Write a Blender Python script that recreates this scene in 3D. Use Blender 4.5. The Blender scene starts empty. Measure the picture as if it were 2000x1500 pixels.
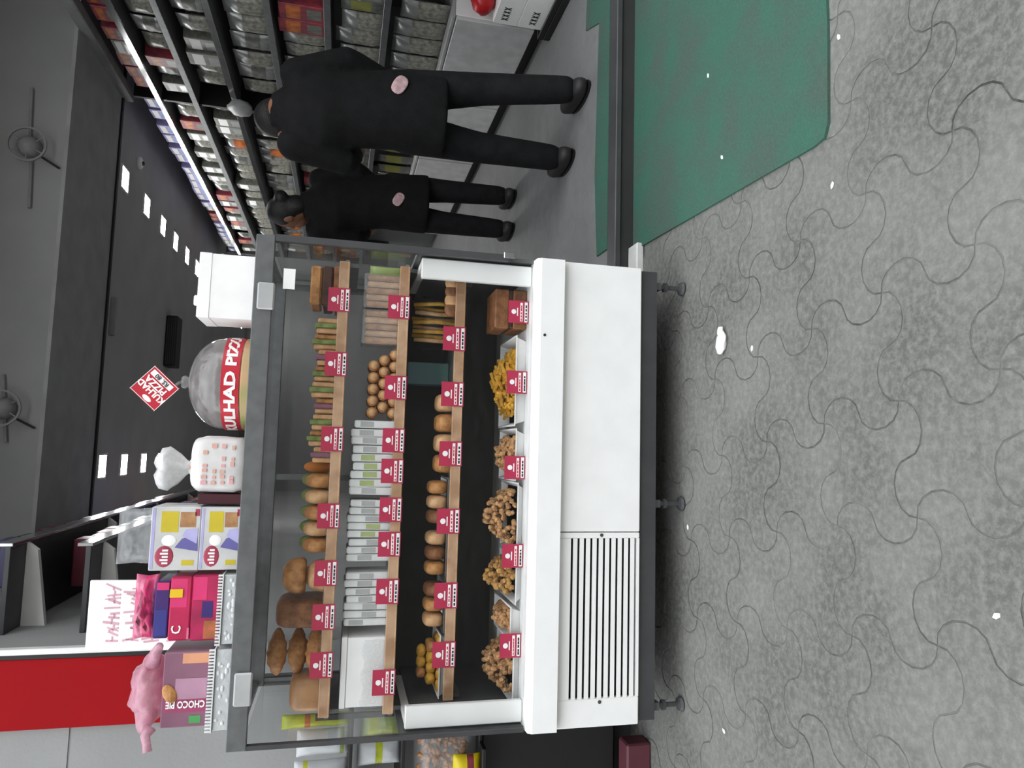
import bpy, math, random
from mathutils import Vector, Matrix, Euler
random.seed(11)
S = bpy.context.scene
C = S.collection
PI = math.pi
# ------------------------------------------------------------------ camera
F, PITCH, YAW, ROLL, CAMH = 1390.9, 0.23144, 0.09693, 0.04744, 1.1
fwd = Vector((math.sin(YAW)*math.cos(PITCH), math.cos(YAW)*math.cos(PITCH), -math.sin(PITCH)))
right0 = Vector((math.cos(YAW), -math.sin(YAW), 0))
up0 = right0.cross(fwd)
right = right0*math.cos(ROLL)+up0*math.sin(ROLL)
up = up0*math.cos(ROLL)-right0*math.sin(ROLL)
cam_d = bpy.data.cameras.new('camera')
cam = bpy.data.objects.new('camera', cam_d)
C.objects.link(cam)
cx, cy, cz = -up, right, -fwd          # the phone was held sideways: world up points to the left of the frame
cam.matrix_world = Matrix(((cx.x, cy.x, cz.x, 0), (cx.y, cy.y, cz.y, 0), (cx.z, cy.z, cz.z, CAMH), (0, 0, 0, 1)))
cam_d.sensor_width = 36
cam_d.lens = F/2000*36
cam_d.clip_start = 0.02
S.camera = cam
# ------------------------------------------------------------------ world, exposure
W = bpy.data.worlds.new('overcast_sky')
S.world = W
W.use_nodes = True
bg = W.node_tree.nodes['Background']
bg.inputs[0].default_value = (0.93, 0.96, 1.0, 1)
bg.inputs[1].default_value = 1.0
S.view_settings.view_transform = 'Standard'
S.view_settings.look = 'None'
S.view_settings.gamma = 1
S.view_settings.use_curve_mapping = False
S.view_settings.exposure = 1.6

# ------------------------------------------------------------------ materials
def lin(c):
    if isinstance(c, str):
        c = tuple(int(c[i:i+2], 16)/255 for i in (0, 2, 4))
    return tuple((x/12.92 if x <= 0.04045 else ((x+0.055)/1.055)**2.4) for x in c)
MATS = {}
def mat(name, col, rough=0.5, metal=0.0, var=0.12, scale=12.0, bump=0.0, bscale=60.0, col2=None, emit=0.0, spec=0.5):
    if name in MATS: return MATS[name]
    m = bpy.data.materials.new(name); m.use_nodes = True
    nt = m.node_tree; b = nt.nodes['Principled BSDF']
    c = lin(col)
    tc = nt.nodes.new('ShaderNodeTexCoord')
    nz = nt.nodes.new('ShaderNodeTexNoise'); nz.inputs['Scale'].default_value = scale; nz.inputs['Detail'].default_value = 4
    nt.links.new(tc.outputs['Object'], nz.inputs['Vector'])
    rp = nt.nodes.new('ShaderNodeValToRGB')
    c2 = lin(col2) if col2 else tuple(x*(1-var) for x in c)
    rp.color_ramp.elements[0].position = 0.35; rp.color_ramp.elements[0].color = (*c2, 1)
    rp.color_ramp.elements[1].position = 0.65; rp.color_ramp.elements[1].color = (*[min(1, x*(1+var*0.5)) for x in c], 1)
    nt.links.new(nz.outputs['Fac'], rp.inputs['Fac'])
    nt.links.new(rp.outputs['Color'], b.inputs['Base Color'])
    b.inputs['Roughness'].default_value = rough; b.inputs['Metallic'].default_value = metal
    b.inputs['Specular IOR Level'].default_value = spec
    if bump:
        n2 = nt.nodes.new('ShaderNodeTexNoise'); n2.inputs['Scale'].default_value = bscale; n2.inputs['Detail'].default_value = 5
        nt.links.new(tc.outputs['Object'], n2.inputs['Vector'])
        bp = nt.nodes.new('ShaderNodeBump'); bp.inputs['Strength'].default_value = bump; bp.inputs['Distance'].default_value = 0.01
        nt.links.new(n2.outputs['Fac'], bp.inputs['Height']); nt.links.new(bp.outputs['Normal'], b.inputs['Normal'])
    if emit:
        b.inputs['Emission Color'].default_value = (*c, 1); b.inputs['Emission Strength'].default_value = emit
    MATS[name] = m
    return m
def glass(name, tint=(0.985, 0.99, 0.99), ior=1.5, rough=0.02, haze=0.0, hazecol=(0.8, 0.8, 0.8)):
    if name in MATS: return MATS[name]
    m = bpy.data.materials.new(name); m.use_nodes = True
    nt = m.node_tree; nt.nodes.clear()
    out = nt.nodes.new('ShaderNodeOutputMaterial')
    tr = nt.nodes.new('ShaderNodeBsdfTransparent'); tr.inputs[0].default_value = (*tint, 1)
    gl = nt.nodes.new('ShaderNodeBsdfGlossy'); gl.inputs['Roughness'].default_value = rough
    lw = nt.nodes.new('ShaderNodeLayerWeight'); lw.inputs[0].default_value = 0.5
    pw = nt.nodes.new('ShaderNodeMath'); pw.operation = 'POWER'; pw.inputs[1].default_value = 5.0
    nt.links.new(lw.outputs['Facing'], pw.inputs[0])
    f0 = ((ior-1)/(ior+1))**2
    fr = nt.nodes.new('ShaderNodeMath'); fr.operation = 'MULTIPLY_ADD'; fr.inputs[1].default_value = 0.85; fr.inputs[2].default_value = f0
    nt.links.new(pw.outputs[0], fr.inputs[0])
    nz = nt.nodes.new('ShaderNodeTexNoise'); nz.inputs['Scale'].default_value = 9.0
    bp = nt.nodes.new('ShaderNodeBump'); bp.inputs['Strength'].default_value = 0.15 if haze else 0.0; bp.inputs['Distance'].default_value = 0.02
    nt.links.new(nz.outputs['Fac'], bp.inputs['Height'])
    nt.links.new(bp.outputs['Normal'], gl.inputs['Normal'])
    mx = nt.nodes.new('ShaderNodeMixShader')
    nt.links.new(fr.outputs[0], mx.inputs[0]); nt.links.new(tr.outputs[0], mx.inputs[1]); nt.links.new(gl.outputs[0], mx.inputs[2])
    last = mx
    if haze:
        df = nt.nodes.new('ShaderNodeBsdfPrincipled'); df.inputs['Base Color'].default_value = (*hazecol, 1); df.inputs['Roughness'].default_value = 0.35
        mr = nt.nodes.new('ShaderNodeMapRange'); mr.inputs[3].default_value = max(0, haze-0.2); mr.inputs[4].default_value = min(1, haze+0.2)
        nt.links.new(nz.outputs['Fac'], mr.inputs[0])
        m2 = nt.nodes.new('ShaderNodeMixShader'); nt.links.new(mr.outputs[0], m2.inputs[0])
        nt.links.new(mx.outputs[0], m2.inputs[1]); nt.links.new(df.outputs[0], m2.inputs[2]); last = m2
    nt.links.new(last.outputs[0], out.inputs[0])
    MATS[name] = m
    return m

# ------------------------------------------------------------------ mesh builder
class MB:
    def __init__(s): s.v = []; s.f = []; s.m = []; s.mi = 0
    def face(s, idx, mi=None): s.f.append(tuple(idx)); s.m.append(s.mi if mi is None else mi)
    def box(s, x0, x1, y0, y1, z0, z1, bev=0.0, mi=None):
        b = len(s.v)
        if bev <= 0:
            s.v += [(x, y, z) for z in (z0, z1) for y in (y0, y1) for x in (x0, x1)]
            for q in ((0, 2, 3, 1), (4, 5, 7, 6), (0, 1, 5, 4), (2, 6, 7, 3), (0, 4, 6, 2), (1, 3, 7, 5)): s.face([b+i for i in q], mi)
            return s
        c = [(x0+x1)/2, (y0+y1)/2, (z0+z1)/2]; h = [(x1-x0)/2, (y1-y0)/2, (z1-z0)/2]
        bev = min(bev, min(h)*0.95)
        idx = {}
        for sx in (-1, 1):
            for sy in (-1, 1):
                for sz in (-1, 1):
                    sg = (sx, sy, sz)
                    for a in range(3):
                        idx[sg, a] = len(s.v)
                        s.v.append(tuple(c[k]+sg[k]*(h[k]-(0 if k == a else bev)) for k in range(3)))
        def add(ids, nrm):
            p = [Vector(s.v[i]) for i in ids]
            n = (p[1]-p[0]).cross(p[2]-p[0])
            s.face(ids if n.dot(nrm) > 0 else ids[::-1], mi)
        for a in range(3):
            o = [k for k in range(3) if k != a]
            for sg in (-1, 1):
                q = []
                for t in ((-1, -1), (1, -1), (1, 1), (-1, 1)):
                    g = [0, 0, 0]; g[a] = sg; g[o[0]] = t[0]; g[o[1]] = t[1]; q.append(idx[tuple(g), a])
                n = Vector((0, 0, 0)); n[a] = sg; add(q, n)
            for t0 in (-1, 1):
                for t1 in (-1, 1):
                    g0 = [0, 0, 0]; g1 = [0, 0, 0]
                    g0[a] = -1; g1[a] = 1
                    for g in (g0, g1): g[o[0]] = t0; g[o[1]] = t1
                    n = Vector((0, 0, 0)); n[o[0]] = t0; n[o[1]] = t1
                    add([idx[tuple(g0), o[0]], idx[tuple(g1), o[0]], idx[tuple(g1), o[1]], idx[tuple(g0), o[1]]], n)
        for sx in (-1, 1):
            for sy in (-1, 1):
                for sz in (-1, 1):
                    add([idx[(sx, sy, sz), a] for a in range(3)], Vector((sx, sy, sz)))
        return s
    def tube(s, pts, rad, seg=10, caps=True, mi=None, flat=1.0):
        pts = [Vector(p) for p in pts]; n = len(pts)
        if not hasattr(rad, '__len__'): rad = [rad]*n
        b = len(s.v); ref = None
        for i, p in enumerate(pts):
            t = (pts[min(i+1, n-1)]-pts[max(i-1, 0)]).normalized()
            if ref is None: ref = Vector((0, 0, 1)) if abs(t.z) < 0.9 else Vector((1, 0, 0))
            x = (ref-t*ref.dot(t)).normalized(); y = t.cross(x); ref = x
            for k in range(seg):
                a = 2*PI*k/seg; s.v.append(tuple(p+(x*math.cos(a)*flat+y*math.sin(a))*rad[i]))
        for i in range(n-1):
            for k in range(seg):
                k2 = (k+1) % seg; s.face((b+i*seg+k, b+i*seg+k2, b+(i+1)*seg+k2, b+(i+1)*seg+k), mi)
        if caps:
            s.face([b+k for k in range(seg)][::-1], mi); s.face([b+(n-1)*seg+k for k in range(seg)], mi)
        return s
    def lathe(s, prof, c=(0, 0, 0), seg=32, mi=None, cap=True, sx=1, sy=1, mis=None):
        b = len(s.v); n = len(prof)
        for r, z in prof:
            for k in range(seg):
                a = 2*PI*k/seg; s.v.append((c[0]+r*sx*math.cos(a), c[1]+r*sy*math.sin(a), c[2]+z))
        for i in range(n-1):
            for k in range(seg):
                k2 = (k+1) % seg; s.face((b+i*seg+k, b+i*seg+k2, b+(i+1)*seg+k2, b+(i+1)*seg+k), mis[i] if mis else mi)
        if cap:
            s.face([b+k for k in range(seg)][::-1], mi); s.face([b+(n-1)*seg+k for k in range(seg)], mi)
        return s
    def ell(s, c, r, seg=16, rings=10, e=1.0, M=None, mi=None, wob=0.0):
        b = len(s.v); sg = lambda w: math.copysign(abs(w)**e, w)
        c = Vector(c)
        for i in range(1, rings):
            th = PI*i/rings
            for k in range(seg):
                a = 2*PI*k/seg
                p = Vector((r[0]*sg(math.sin(th))*sg(math.cos(a)), r[1]*sg(math.sin(th))*sg(math.sin(a)), r[2]*sg(math.cos(th))))
                if wob: p *= 1+random.uniform(-wob, wob)
                if M: p = M @ p
                s.v.append(tuple(c+p))
        top = len(s.v); p = Vector((0, 0, r[2])); s.v.append(tuple(c+(M @ p if M else p)))
        bot = len(s.v); p = Vector((0, 0, -r[2])); s.v.append(tuple(c+(M @ p if M else p)))
        for i in range(rings-2):
            for k in range(seg):
                k2 = (k+1) % seg; s.face((b+i*seg+k, b+(i+1)*seg+k, b+(i+1)*seg+k2, b+i*seg+k2), mi)
        for k in range(seg):
            k2 = (k+1) % seg
            s.face((top, b+k, b+k2), mi); l = b+(rings-2)*seg; s.face((bot, l+k2, l+k), mi)
        return s
    def prism(s, out, z0, z1, mi=None, mit=None):
        b = len(s.v); n = len(out)
        s.v += [(x, y, z0) for x, y in out]+[(x, y, z1) for x, y in out]
        s.face([b+i for i in range(n)][::-1], mi); s.face([b+n+i for i in range(n)], mit if mit is not None else mi)
        for i in range(n):
            j = (i+1) % n; s.face((b+i, b+j, b+n+j, b+n+i), mi)
        return s
    def pouch(s, w, h, d, nx=8, ny=10, bands=None, wr=0.08):
        """a pillow bag standing in the xz plane, base at z=0, front towards -y; bands: list of (v0, v1, material index)"""
        b = len(s.v)
        for side in (-1, 1):
            for j in range(ny+1):
                v = j/ny
                for i in range(nx+1):
                    u = i/nx
                    t = (1-abs(2*u-1)**2.6)*(1-abs(2*v-1)**3.5)
                    ww = w*(1-0.07*math.sin(PI*v)*0+0.0)
                    s.v.append(((u-0.5)*ww*(1-0.06*(1-abs(2*v-1))), side*(d/2*t*(1+random.uniform(-wr, wr))+0.001), v*h))
        n1 = (nx+1)*(ny+1)
        for sd in (0, 1):
            for j in range(ny):
                mi = 0
                for (v0, v1, k) in (bands or []):
                    if v0 <= (j+0.5)/ny < v1: mi = k
                for i in range(nx):
                    a = b+sd*n1+j*(nx+1)+i; q = (a, a+1, a+nx+2, a+nx+1)
                    s.face(q if sd == 0 else q[::-1], mi)
        per = [(i, 0) for i in range(nx)]+[(nx, j) for j in range(ny)]+[(i, ny) for i in range(nx, 0, -1)]+[(0, j) for j in range(ny, 0, -1)]
        per = [b+j*(nx+1)+i for i, j in per]
        for k in range(len(per)):
            a, c = per[k], per[(k+1) % len(per)]; s.face((a, a+n1, c+n1, c), 0)
        return s
    def xf(s, start, M):
        for i in range(start, len(s.v)): s.v[i] = tuple(M @ Vector(s.v[i]))
        return s
    def n(s): return len(s.v)
    def mesh(s, name, mats, origin=(0, 0, 0), smooth=False):
        me = bpy.data.meshes.new(name); o = Vector(origin)
        me.from_pydata([tuple(Vector(p)-o) for p in s.v], [], s.f)
        mats = mats if isinstance(mats, (list, tuple)) else [mats]
        for m in mats: me.materials.append(m)
        me.polygons.foreach_set('material_index', s.m)
        if smooth: me.polygons.foreach_set('use_smooth', [True]*len(s.f))
        me.update()
        return me
    def build(s, name, mats, parent=None, origin=None, smooth=False, **k):
        if origin is None:
            if parent is not None: origin = WL[parent.name]
            else:
                xs = [p[0] for p in s.v]; ys = [p[1] for p in s.v]; zs = [p[2] for p in s.v]
                origin = ((min(xs)+max(xs))/2, (min(ys)+max(ys))/2, min(zs))
        return link(name, s.mesh(name, mats, origin, smooth), parent, origin, **k)
WL = {}
def link(name, me, parent=None, origin=(0, 0, 0), label=None, cat=None, group=None, kind=None, rot=None):
    o = bpy.data.objects.new(name, me); C.objects.link(o)
    o.parent = parent
    p = Vector(WL[parent.name]) if parent is not None else Vector((0, 0, 0))
    o.location = Vector(origin)-p
    if rot: o.rotation_euler = rot
    WL[o.name] = tuple(origin)
    tag(o, label, cat, group, kind)
    return o
def tag(o, label=None, cat=None, group=None, kind=None):
    if label: o['label'] = label
    if cat: o['category'] = cat
    if group: o['group'] = group
    if kind: o['kind'] = kind
    return o
def thing(name, label, cat, loc, group=None): return link(name, None, None, loc, label, cat, group)
def T3(x=0, y=0, z=0): return Matrix.Translation((x, y, z))
def RX(a): return Matrix.Rotation(a, 4, 'X')
def RY(a): return Matrix.Rotation(a, 4, 'Y')
def RZ(a): return Matrix.Rotation(a, 4, 'Z')
def text_mb(body, size, bold=0.0, depth=0.0006, align='CENTER'):
    """lettering as mesh data in the xz plane, facing -y, centred on the origin"""
    cu = bpy.data.curves.new('lettering', 'FONT'); cu.body = body; cu.size = size; cu.align_x = align; cu.align_y = 'CENTER'
    cu.extrude = depth; cu.offset = bold; cu.resolution_u = 2
    o = bpy.data.objects.new('lettering', cu); C.objects.link(o)
    dg = bpy.context.evaluated_depsgraph_get()
    me = bpy.data.meshes.new_from_object(o.evaluated_get(dg))
    m = MB(); m.v = [(v.co.x, -v.co.z, v.co.y) for v in me.vertices]
    for p in me.polygons: m.face(tuple(p.vertices), 0)
    bpy.data.objects.remove(o); bpy.data.curves.remove(cu); bpy.data.meshes.remove(me)
    return m
def fuse(m, name, mats, voxel, smooth_it=4, parent=None, origin=None, **k):
    """closed shapes in m become one continuous surface"""
    me = m.mesh(name, mats, (0, 0, 0), True)
    o = bpy.data.objects.new(name, me); C.objects.link(o)
    r = o.modifiers.new('r', 'REMESH'); r.mode = 'VOXEL'; r.voxel_size = voxel; r.use_smooth_shade = True
    s = o.modifiers.new('s', 'SMOOTH'); s.iterations = smooth_it; s.factor = 0.5
    dg = bpy.context.evaluated_depsgraph_get()
    me2 = bpy.data.meshes.new_from_object(o.evaluated_get(dg))
    bpy.data.objects.remove(o); bpy.data.meshes.remove(me)
    org = Vector(origin if origin is not None else WL[parent.name])
    me2.transform(Matrix.Translation(-org))
    me2.name = name
    if len(me2.materials) == 0:
        me2.materials.append(mats)
    me2.polygons.foreach_set('use_smooth', [True]*len(me2.polygons))
    return link(name, me2, parent, tuple(org), **k)

# ------------------------------------------------------------------ palette
WHITE = mat('white_enamel', 'f2f2f0', 0.35, var=0.03)
PAPERW = mat('white_paper', 'f4f3f1', 0.7, var=0.04)
DKFRAME = mat('dark_steel', '4a4a4b', 0.5, 0.3)
ALU = mat('brushed_aluminium', '727475', 0.42, 0.6, var=0.15, scale=25)
BLACK = mat('black_plastic', '151516', 0.5)
GREYLINER = mat('dark_grey_liner', '454647', 0.6)
CHROME = mat('chrome', 'c9cacc', 0.18, 1.0)
TANEDGE = mat('wood_shelf_edge', 'd4ac88', 0.45, col2='b88c66', scale=18)
SHELFB = mat('shelf_board', '6d6f70', 0.4)
RED = mat('red_print', 'c0182e', 0.45)
PINKRED = mat('crimson_print', 'b52a4c', 0.4)
PINKP = mat('pale_pink_print', 'e2b4c0', 0.5)
INK = mat('black_print', '1a1a1c', 0.6)
GLASS = glass('case_glass', ior=1.3)
DOMEGLASS = glass('clear_plastic', (0.985, 0.985, 0.985), 1.6, 0.08)
DOMEHAZE = glass('dome_plastic', (0.985, 0.985, 0.985), 1.7, 0.06, 0.12, (0.8, 0.8, 0.8))  # pale haze mixed into the colour stands for reflections on the dome
FILM = glass('clear_film', (0.93, 0.94, 0.94), 1.5, 0.12, 0.18, (0.75, 0.76, 0.77))
PINKBAG = glass('pink_film', (0.95, 0.78, 0.84), 1.5, 0.15, 0.55, (0.78, 0.44, 0.54))
WHITEBAG = glass('white_film', (0.95, 0.95, 0.95), 1.5, 0.2, 0.7, (0.82, 0.82, 0.82))
BROWN = mat('baked_brown', '8a5a32', 0.6, col2='6b4022', scale=40, bump=0.3, bscale=90)
GOLD = mat('golden_crust', 'c08a50', 0.55, col2='96602f', scale=35, bump=0.3, bscale=110)
TAN = mat('pale_crust', 'd2a97c', 0.6, col2='b98a5c', scale=30, bump=0.2, bscale=90)
CHOC = mat('chocolate', '4a2a1a', 0.5, col2='2e1810', scale=30, bump=0.2)
YELLOWF = mat('fried_yellow', 'd3a43a', 0.5, col2='b5821f', scale=40, bump=0.2)
CRUMB = mat('crumbly_biscuit', 'c99d6c', 0.75, col2='9a6d42', scale=60, bump=0.5, bscale=140)
GREENL = mat('lettuce_green', '7f9150', 0.55, col2='5c7036', scale=40)
FOAM = mat('white_foam_tray', 'e6e6e4', 0.6)
SKIN = mat('skin', '8a5d45', 0.55)
CLOTH = mat('black_cloth', '141415', 0.85, var=0.3, scale=20, bump=0.3, bscale=200, spec=0.2)
TROUSER = mat('charcoal_cloth', '1b1b1d', 0.85, var=0.3, scale=20, bump=0.3, bscale=200, spec=0.2)
HAIR = mat('black_hair', '0c0b0b', 0.55, bump=0.4, bscale=150)
SHOE = mat('dark_shoe', '232223', 0.6)

# ================================================================== THE SETTING
def ground_mat(name, c1, c2, c3, rough=0.9, s1=2.2, s2=30, bump=0.25):
    m = bpy.data.materials.new(name); m.use_nodes = True; nt = m.node_tree; b = nt.nodes['Principled BSDF']
    geo = nt.nodes.new('ShaderNodeNewGeometry')
    n1 = nt.nodes.new('ShaderNodeTexNoise'); n1.inputs['Scale'].default_value = s1; n1.inputs['Detail'].default_value = 6
    n2 = nt.nodes.new('ShaderNodeTexNoise'); n2.inputs['Scale'].default_value = s2; n2.inputs['Detail'].default_value = 8; n2.inputs['Roughness'].default_value = 0.7
    for n in (n1, n2): nt.links.new(geo.outputs['Position'], n.inputs['Vector'])
    r1 = nt.nodes.new('ShaderNodeValToRGB'); e = r1.color_ramp.elements
    e[0].position = 0.38; e[0].color = (*lin(c1), 1); e[1].position = 0.62; e[1].color = (*lin(c2), 1)
    r2 = nt.nodes.new('ShaderNodeValToRGB'); e = r2.color_ramp.elements
    e[0].position = 0.42; e[0].color = (0, 0, 0, 1); e[1].position = 0.75; e[1].color = (0.85, 0.85, 0.85, 1)
    mx = nt.nodes.new('ShaderNodeMixRGB'); mx.inputs[2].default_value = (*lin(c3), 1)
    nt.links.new(n1.outputs['Fac'], r1.inputs[0]); nt.links.new(n2.outputs['Fac'], r2.inputs[0])
    nt.links.new(r2.outputs[0], mx.inputs[0]); nt.links.new(r1.outputs[0], mx.inputs[1])
    nt.links.new(mx.outputs[0], b.inputs['Base Color']); b.inputs['Roughness'].default_value = rough
    b.inputs['Specular IOR Level'].default_value = 0.25
    bp = nt.nodes.new('ShaderNodeBump'); bp.inputs['Strength'].default_value = bump; bp.inputs['Distance'].default_value = 0.004
    nt.links.new(n2.outputs['Fac'], bp.inputs['Height']); nt.links.new(bp.outputs['Normal'], b.inputs['Normal'])
    MATS[name] = m
    return m
PAVER = ground_mat('dusty_concrete', '5d5e5a', '72736f', '8d8c87', s1=3.2, s2=55, bump=0.8)
SAND = ground_mat('sandy_joint', '484844', '6e6e6a', '7c7b77', s1=3.5)
MATG = ground_mat('green_carpet', '4a5a52', '3a6556', '4c7264', s1=5, s2=160, bump=0.9)
INFLOOR = ground_mat('shop_floor', '757575', '7f7f7f', '6c6c6c', 0.6, s1=2, s2=12, bump=0.05)
WALLG = mat('grey_wall', '9b9c9b', 0.85, var=0.06, scale=4, bump=0.1, bscale=80)
WALLI = mat('inner_wall', '8b8c8c', 0.8, var=0.06, scale=4)
CEIL = mat('ceiling_paint', 'b0b0b0', 0.8, var=0.07, scale=3)
SOFF = mat('soffit_board', 'a8a8a8', 0.8, var=0.12, scale=6)

g = MB().box(-14, 14, -12, 2.6, -0.3, -0.0013).build('ground', SAND, kind='structure')
# jigsaw pavers, one mesh shared by all
A = 0.235
def edge(fl):
    pts = [(0, 0)]
    for k in range(1, 7): a = PI*k/7; pts.append((0.25-0.25*math.cos(a), 0.2*fl*math.sin(a)))
    pts.append((0.5, 0))
    for k in range(1, 7): a = PI*k/7; pts.append((0.75-0.25*math.cos(a), -0.2*fl*math.sin(a)))
    return pts
bot = [(x, y) for x, y in edge(1)]
rgt = [(1-y, x) for x, y in edge(1)]
topq = [(x, 1+y) for x, y in edge(1)][1:]+[(1, 1)]
lft = [(-y, x) for x, y in edge(1)][1:]+[(0, 1)]
outl = bot+rgt+topq[::-1]+lft[::-1]
outl = [((x-0.5)*A, (y-0.5)*A) for x, y in outl]
def inset(o, d):
    r = []; n = len(o)
    for i in range(n):
        a = Vector(o[i-1]); b = Vector(o[i]); c = Vector(o[(i+1) % n])
        e1 = (b-a).normalized(); e2 = (c-b).normalized()
        nn = Vector((-e1.y-e2.y, e1.x+e2.x))
        nn = nn.normalized() if nn.length > 1e-6 else Vector((-e1.y, e1.x))
        r.append(tuple(b+nn*d))
    return r
pm = MB(); pm.prism(inset(outl, 0.0022), -0.03, 0.0)
pmesh = pm.mesh('paver', PAVER)
pa = 0.17
ca, sa = math.cos(pa), math.sin(pa)
npv = 0
for i in range(-12, 16):
    for j in range(-8, 14):
        x = 0.45+(i*ca-j*sa)*A; y = 1.4+(i*sa+j*ca)*A
        if -1.25 < x < 1.5 and 0.62 < y < 2.5 and not (x > 0.95 and y > 1.55):
            o = link('paver', pmesh, g, (x, y, random.uniform(-0.0007, 0.0009)), rot=(random.uniform(-0.003, 0.003), random.uniform(-0.003, 0.003), pa))
            npv += 1

# step, shop floor
st = MB().box(-3, 5, 2.6, 12.2, -0.1, 0.08).build('floor', INFLOOR, kind='structure')
MB().box(-0.72, 5, 2.575, 2.66, 0.064, 0.0885, 0.003).build('nosing_strip', DKFRAME, st)
MB().box(-3, 5, 2.585, 2.6, 0.0, 0.064).build('riser_board', mat('dark_riser', '2f2f2e', 0.8), st)
MB().box(0.67, 0.815, 2.50, 2.585, -0.002, 0.028, 0.004).build('trim_1', mat('pale_kerb', 'd5d5d2', 0.6), kind='structure')
# walls, header, ceiling
MB().box(2.68, 2.9, 2.3, 12.2, 0.0, 3.7).build('wall_right', WALLI, kind='structure')
MB().box(-0.95, -0.72, 2.76, 12.2, 0.0, 3.7).build('wall_left', WALLG, kind='structure')
wf = MB(); wf.box(-4, -0.70, 2.75, 2.95, 0.0, 1.93); wf.box(-4, -0.70, 2.75, 2.95, 1.94, 3.7); wf.box(-4, -0.70, 2.754, 2.95, 1.93, 1.94)
wf.build('wall_front', WALLG, kind='structure')
MB().box(-0.95, 2.9, 12.0, 12.2, 0.0, 3.7).build('wall_back', WALLI, kind='structure')
MB().box(2.9, 6, 2.3, 2.5, 0, 3.7).build('wall_light_block_right', WALLG, kind='structure')  # unseen stretch of facade, added to block daylight
MB().box(-4, 6, 2.2, 12.2, 3.7, 3.9).build('ceiling_porch', CEIL, kind='structure')
MB().box(-0.72, 2.68, 4.32, 4.5, 2.68, 3.7).build('wall_header', mat('header_paint', '9e9e9e', 0.8, var=0.06, scale=4), kind='structure')
MB().box(-0.72, 2.68, 4.32, 5.16, 2.66, 2.68).build('ceiling_soffit', SOFF, kind='structure')
MB().box(-0.72, 2.68, 5.16, 12.0, 2.675, 2.72).build('ceiling', CEIL, kind='structure')
MB().box(-0.72, 2.68, 5.145, 5.175, 2.648, 2.676).build('trim_2', BLACK, kind='structure')
MB().box(2.33, 2.40, 2.7, 5.2, 2.60, 2.665, 0.005).build('trim_3', mat('cornice_grey', '9a9a9a', 0.7), kind='structure')
MB().box(0.72, 0.98, 5.3, 5.34, 2.64, 2.676).build('trim_4', SOFF, kind='structure')

# unseen buildings across the street, behind the viewer, added to darken the shop interior
MB().box(-22, 22, -10.5, -9.0, -0.1, 7.0).build('wall_light_block', mat('light_block_facade', '8a8680', 0.9, var=0.2, scale=0.8), kind='structure')

# ceiling lamps
LAMPM = mat('lamp_diffuser', 'ffffff', 0.4, emit=25.0)
def lampthing(x, y, i, row):
    t = thing('ceiling_lamp', ['%s square ceiling lamp from the shop front in the row nearer the right shelves', '%s square ceiling lamp from the shop front in the row nearer the left shelves'][row] % ('first', 'second', 'third', 'fourth', 'fifth', 'sixth', 'seventh', 'eighth', 'ninth', 'tenth', 'eleventh')[i], 'lamp', (x, y, 2.66), 'square lamps in the shop ceiling')
    f = MB(); w = 0.085
    for a, b, c, d in ((-w, w, -w, -w+0.012), (-w, w, w-0.012, w), (-w, -w+0.012, -w+0.012, w-0.012), (w-0.012, w, -w+0.012, w-0.012)): f.box(x+a, x+b, y+c, y+d, 2.663, 2.6755)
    f.build('lamp_frame', WHITE, t)
    MB().box(x-w+0.012, x+w-0.012, y-w+0.012, y+w-0.012, 2.667, 2.6755).build('diffuser', LAMPM, t)
for i, y in enumerate((5.37, 5.95, 6.47, 6.95, 7.45, 7.95, 8.5, 9.1, 9.8, 10.6, 11.4)): lampthing(1.84, y, i, 0)
for i, y in enumerate((5.36, 5.86, 6.4, 6.95)): lampthing(-0.17, y, i, 1)
# smoke detector, hanging sign, header fixtures
sd = thing('smoke_detector', 'small round smoke detector on the ceiling beside the lamp row', 'detector', (2.08, 5.68, 2.66))
MB().lathe([(0.05, 0.015), (0.045, -0.005), (0.03, -0.014), (0.0005, -0.016)][::-1], (2.08, 5.68, 2.66), 20).build('housing', WHITE, sd, smooth=True)
MB().lathe([(0.018, -0.012), (0.014, -0.026), (0.0005, -0.03)][::-1], (2.08, 5.68, 2.66), 14).build('sensor', BLACK, sd, smooth=True)
hs = thing('ceiling_vent', 'long black vent box under the dark shop ceiling', 'vent', (0.92, 6.95, 2.56))
MB().box(0.68, 1.14, 6.85, 7.05, 2.58, 2.672, 0.006).build('vent_body', BLACK, hs)
for k in range(5): MB().box(0.70, 1.12, 6.846, 6.85, 2.59+k*0.016, 2.597+k*0.016).build('slat', DKFRAME, hs)
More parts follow.
